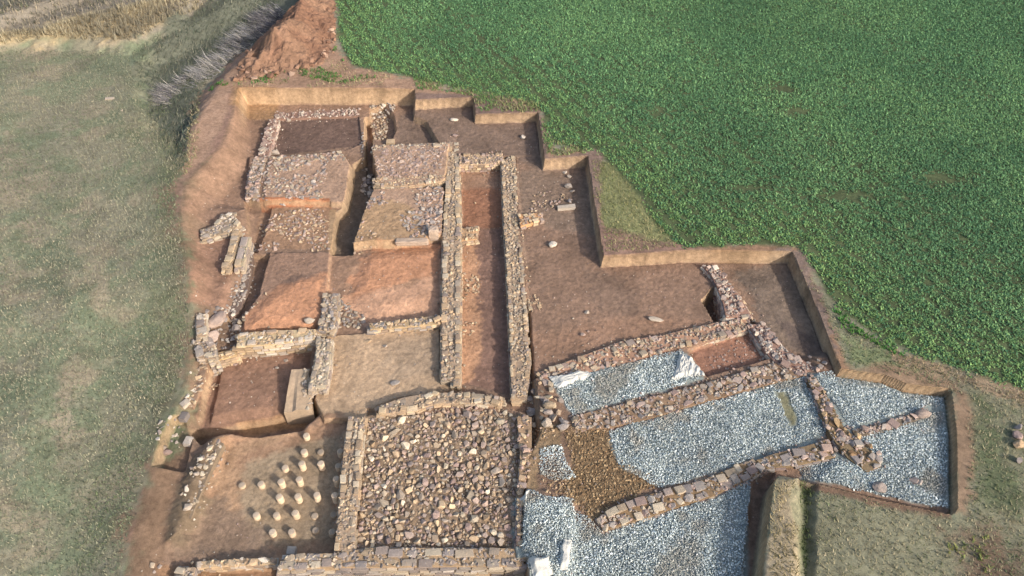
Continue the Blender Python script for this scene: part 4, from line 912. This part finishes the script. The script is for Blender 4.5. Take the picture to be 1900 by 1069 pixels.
for (qx, qy, rx, ry) in ((1445, 165, .9, .6), (1480, 205, .8, .35), (1560, 365, 1.5, .35), (1755, 335, 1.2, .4), (1225, 205, .35, .4), (1550, 550, 1.1, .25), (1400, 350, 1.2, .2)):
    a, b = P(qx, qy); bare = np.maximum(bare, np.exp(-((x - a) / rx) ** 2 - ((y - b) / ry) ** 2))
keep = (d > .05 + .25 * fbm(x, y, .8, 3, 3)) & vis & (rng.random(len(x)) < 1 - (.18 + .62 * edge) * (1 - rows) - .25 * sstep(np.sin(rv * 2 * math.pi / 9.3) * 12 - 11)) & (rng.random(len(x)) > bare * 1.1 + .25 * sstep((fbm(x, y, 1.2, 3, 8) - .3) * 4))
x, y, d = x[keep], y[keep], d[keep]
G1, G2, G3, G4 = C(110, 156, 98), C(130, 174, 106), C(148, 182, 92), C(84, 130, 86)
def cropcol(xx, yy, n):
    f = fbm(xx, yy, 3.5, 4, 5)[:, None]; ed = sstep(1 - np.clip(sdf(cw, xx, yy), 0, 9) / 4)[:, None]
    c = G1 * (1 - sstep(.5 + 1.5 * f)) + G2 * sstep(.5 + 1.5 * f); c = c * (1 - .55 * ed) + G3 * .55 * ed
    far = sstep((yy - 18) / 20)[:, None]; c = c * (1 - .25 * far) + C(108, 150, 90) * .25 * far; c = c * (.88 + .12 * far) * (1 + .22 * fbm(xx, yy, 9, 3, 55)[:, None])
    pick = rng.random((n, 1)); c = np.where(pick < .30, G4, c); return c * (1 + rng.normal(scale=.24, size=(n, 1)))
big = 1 + .25 * fbm(x, y, 2.5, 3, 9)
blades('crop_field', 'dense dark green leafy crop covering the upper right of the view', 'crop field', x, y, Z(x, y), (.07, .16), (.03, .062), (.7, 1.65), cropcol, 2, 8, M_LEAF, .07, tipk=1.1)
x, y, d = cpts(.42, (-24, 8), (70, 82)); k = (d > .2) & ((np.abs(x) >= np.hypot(y, 20) * .72 + 2.5) | (y > 46) | (x > 32) | (x < -14)); x, y = x[k], y[k]
blades('crop_field', 'same green crop continuing farther away beyond the top of the view', 'crop field', x, y, Z(x, y), (.3, .55), (.14, .24), (.7, 1.5), cropcol, 2, 6, M_LEAF, .16)
# meadow grass: west and east
def meadow(name, label, pts, sp, ln, wd, cols, per, hm=None, lean=(.3, 1.4), zp=0, cat='grass', azm=None, azs=1, spread=.04):
    pw = PP(pts, zp); X, Y, d = fill(pw, sp, .5); k = (d > .15 * fbm(X, Y, .6, 3, 3) + .05)
    if hm: k &= fbm(X, Y, hm[0], 4, hm[1]) > hm[2]
    X, Y = X[k], Y[k]
    return blades(name, label, cat, X, Y, Z(X, Y), ln, wd, lean, np.array(cols), 1, per, M_STRAW, spread, azm, azs)
MW = [C(108, 120, 92), C(124, 132, 102), C(144, 142, 114), C(150, 148, 118), C(158, 152, 124), C(168, 160, 132)]
MG = [C(104, 120, 84), C(120, 132, 92), C(138, 140, 104), C(160, 150, 120)]
meadow('meadow_grass', 'short grey green grass covering the whole left side', [(-250, 110), (0, 95), (240, 95), (262, 180), (350, 290), (325, 350), (330, 430), (345, 480), (348, 600), (325, 700), (280, 790), (235, 960), (190, 1110), (-60, 1110)], .115, (.06, .15), (.022, .045), MW, 4)
meadow('meadow_grass', 'greener grass band beside the left edge of the dig', [(290, 150), (360, 290), (330, 340), (340, 440), (350, 600), (320, 720), (270, 800), (230, 950), (100, 1100), (150, 900), (250, 620), (290, 350), (210, 230)], .13, (.06, .14), (.02, .045), MG, 3, (2.0, 5, -.05))
meadow('meadow_grass', 'short dry grass in the triangle between the dig and the crop', [(1096, 296), (1135, 303), (1212, 398), (1264, 463), (1122, 470)], .11, (.06, .15), (.02, .04), [C(150, 146, 92), C(128, 134, 80), C(170, 160, 110)], 4)
meadow('meadow_grass', 'mottled grass right of the gravel and below the crop', [(1490, 500), (1560, 590), (1660, 655), (1900, 735), (2050, 760), (2050, 1110), (1515, 1110), (1515, 905), (1640, 935), (1785, 965), (1800, 740), (1640, 690), (1570, 680)], .13, (.05, .14), (.02, .045), [C(96, 112, 74), C(116, 126, 86), C(140, 138, 102), C(164, 154, 118), C(180, 166, 132)], 5, (1.8, 3, -.6))
meadow('dry_grass', 'dry stubble strip between the crop and the grass on the far right', [(1650, 642), (1760, 682), (1900, 715), (2050, 750), (2050, 800), (1900, 752), (1780, 712), (1660, 672)], .12, (.06, .16), (.02, .045), [C(186, 162, 122), C(150, 138, 96), C(204, 182, 146)], 4, (1.0, 3, -.25))
meadow('meadow_grass', 'pale straw coloured grass on the narrow bank at the bottom right', [(1430, 905), (1476, 895), (1480, 1110), (1412, 1110)], .11, (.08, .2), (.02, .04), [C(196, 176, 128), C(166, 150, 110), C(130, 120, 80)], 4, (.8, 3, -.35))
meadow('meadow_grass', 'dark green grass filling the groove beside the pale bank', [(1482, 890), (1512, 898), (1510, 1000), (1500, 1080), (1484, 1080)], .11, (.08, .18), (.025, .05), [C(84, 96, 56), C(104, 112, 68), C(70, 84, 50)], 4)
meadow('weed_patch', 'bright green weeds at the foot of the dug earth heap', [(440, 150), (505, 136), (560, 126), (600, 105), (625, 80), (650, 128), (700, 145), (640, 156), (560, 152), (380, 164), (378, 150)], .14, (.08, .2), (.04, .08), [C(96, 140, 62), C(80, 126, 58)], 5, (.9, 6, -.02), cat='weeds')
meadow('dry_grass', 'sparse dry grass on the trampled margin above the upper baulk', [(400, 160), (470, 140), (620, 110), (770, 145), (770, 160), (440, 164)], .15, (.06, .16), (.02, .045), [C(176, 156, 116), C(150, 146, 96), C(196, 172, 130)], 4, (1.2, 3, -.15))
meadow('dry_grass', 'straw coloured tufts along the left end of the upper baulk', [(352, 160), (372, 165), (368, 290), (340, 330), (346, 240)], .13, (.08, .2), (.02, .045), [C(170, 160, 110), C(140, 140, 90), C(190, 172, 130)], 4, (1.0, 3, -.2))
meadow('weed_patch', 'fringe of bright weeds along the cut edge of the crop', [(765, 140), (880, 165), (1000, 190), (1024, 258), (1090, 280), (1085, 289), (1014, 292), (1002, 208), (882, 205), (880, 178), (772, 165)], .11, (.08, .2), (.03, .06), [C(96, 140, 76), C(124, 150, 84), C(160, 150, 104)], 5, (.8, 6, -.35), cat='weeds')
meadow('weed_patch', 'bright green weeds bordering the crop above the right gravel', [(1530, 545), (1560, 575), (1650, 640), (1700, 668), (1640, 650), (1560, 610)], .12, (.1, .24), (.04, .08), [C(84, 140, 62), C(104, 152, 66)], 5, (.8, 6, -.3), cat='weeds')
# tall dry grass on the bank and dark scrub at the upper left
meadow('dry_grass', 'tall straw coloured grass on the bank at the upper left', [(-300, 115), (0, 78), (80, 70), (250, 22), (400, -10), (330, 45), (245, 90), (110, 86), (0, 94), (-300, 150)], .22, (.3, .6), (.03, .06), [C(206, 192, 156), C(186, 172, 140), C(166, 156, 130), C(150, 142, 122)], 7, None, (.3, 1.2), azm=-.9, azs=.5, spread=.08)
meadow('dry_grass', 'greyish dry grass above the straw bank in the far upper left', [(-400, -80), (420, -80), (330, 0), (240, 20), (80, 65), (-300, 105)], .26, (.2, .5), (.03, .06), [C(168, 158, 142), C(142, 138, 118), C(188, 174, 148), C(120, 124, 100)], 6, (1.8, 4, -.45), (.3, 1.2), azm=-.9, azs=.7, spread=.09)
meadow('scrub', 'dark green scrub grass in the hollow left of the dug earth heap', [(240, 98), (262, 180), (290, 270), (330, 330), (350, 300), (356, 200), (380, 130), (480, 30), (560, -60), (430, -60), (400, -10), (335, 45)], .19, (.12, .3), (.03, .06), [C(112, 118, 96), C(128, 130, 106), C(94, 106, 86), C(150, 146, 122)], 5, None, (.4, 1.3), cat='scrub', azm=.3, azs=.8, spread=.08)
meadow('dry_reeds', 'bleached grey reeds flattened in a stripe beside the dug earth heap', [(278, 168), (282, 150), (330, 130), (400, 75), (440, 40), (470, 10), (520, -20), (530, 15), (470, 60), (400, 115), (340, 150), (300, 176)], .17, (.45, .9), (.025, .05), [C(196, 190, 182), C(170, 164, 162), C(214, 204, 186), C(120, 114, 120), C(140, 134, 138)], 8, (.8, 3, -.2), (.8, 1.5), cat='reeds', azm=3.8, azs=.5, spread=.13)
meadow('yellow_flowers', 'loose clump of yellowish herbs at the lower right corner', [(1760, 1000), (1800, 985), (1840, 1000), (1845, 1069), (1770, 1069)], .22, (.1, .25), (.05, .09), [C(178, 168, 88), C(150, 150, 80), C(120, 130, 70)], 5, (.6, 6, .1), cat='herbs')
# pebbles strewn over the dug floors
pw = SITEW; x, y, d = fill(pw, .26, .5); k = (d > .2) & (rng.random(len(x)) < .5 * sstep(.5 + fbm(x, y, 1.5, 3, 61) * 1.5)); x, y = x[k], y[k]; n = len(x); s = rng.uniform(.012, .038, n)
V, Fc, Cc = merge(ANGS, np.stack([x, y, Z(x, y) + s * .3], 1), np.stack([s, s * .8, s * .6], 1), rng.uniform(0, 6, n), .3, pal('white+pink', n))
tag(mesh_obj('pebbles', V, Fc, Cc, M_STONE), 'tiny pale pebbles strewn over the dug floors', 'pebbles', kind='stuff')
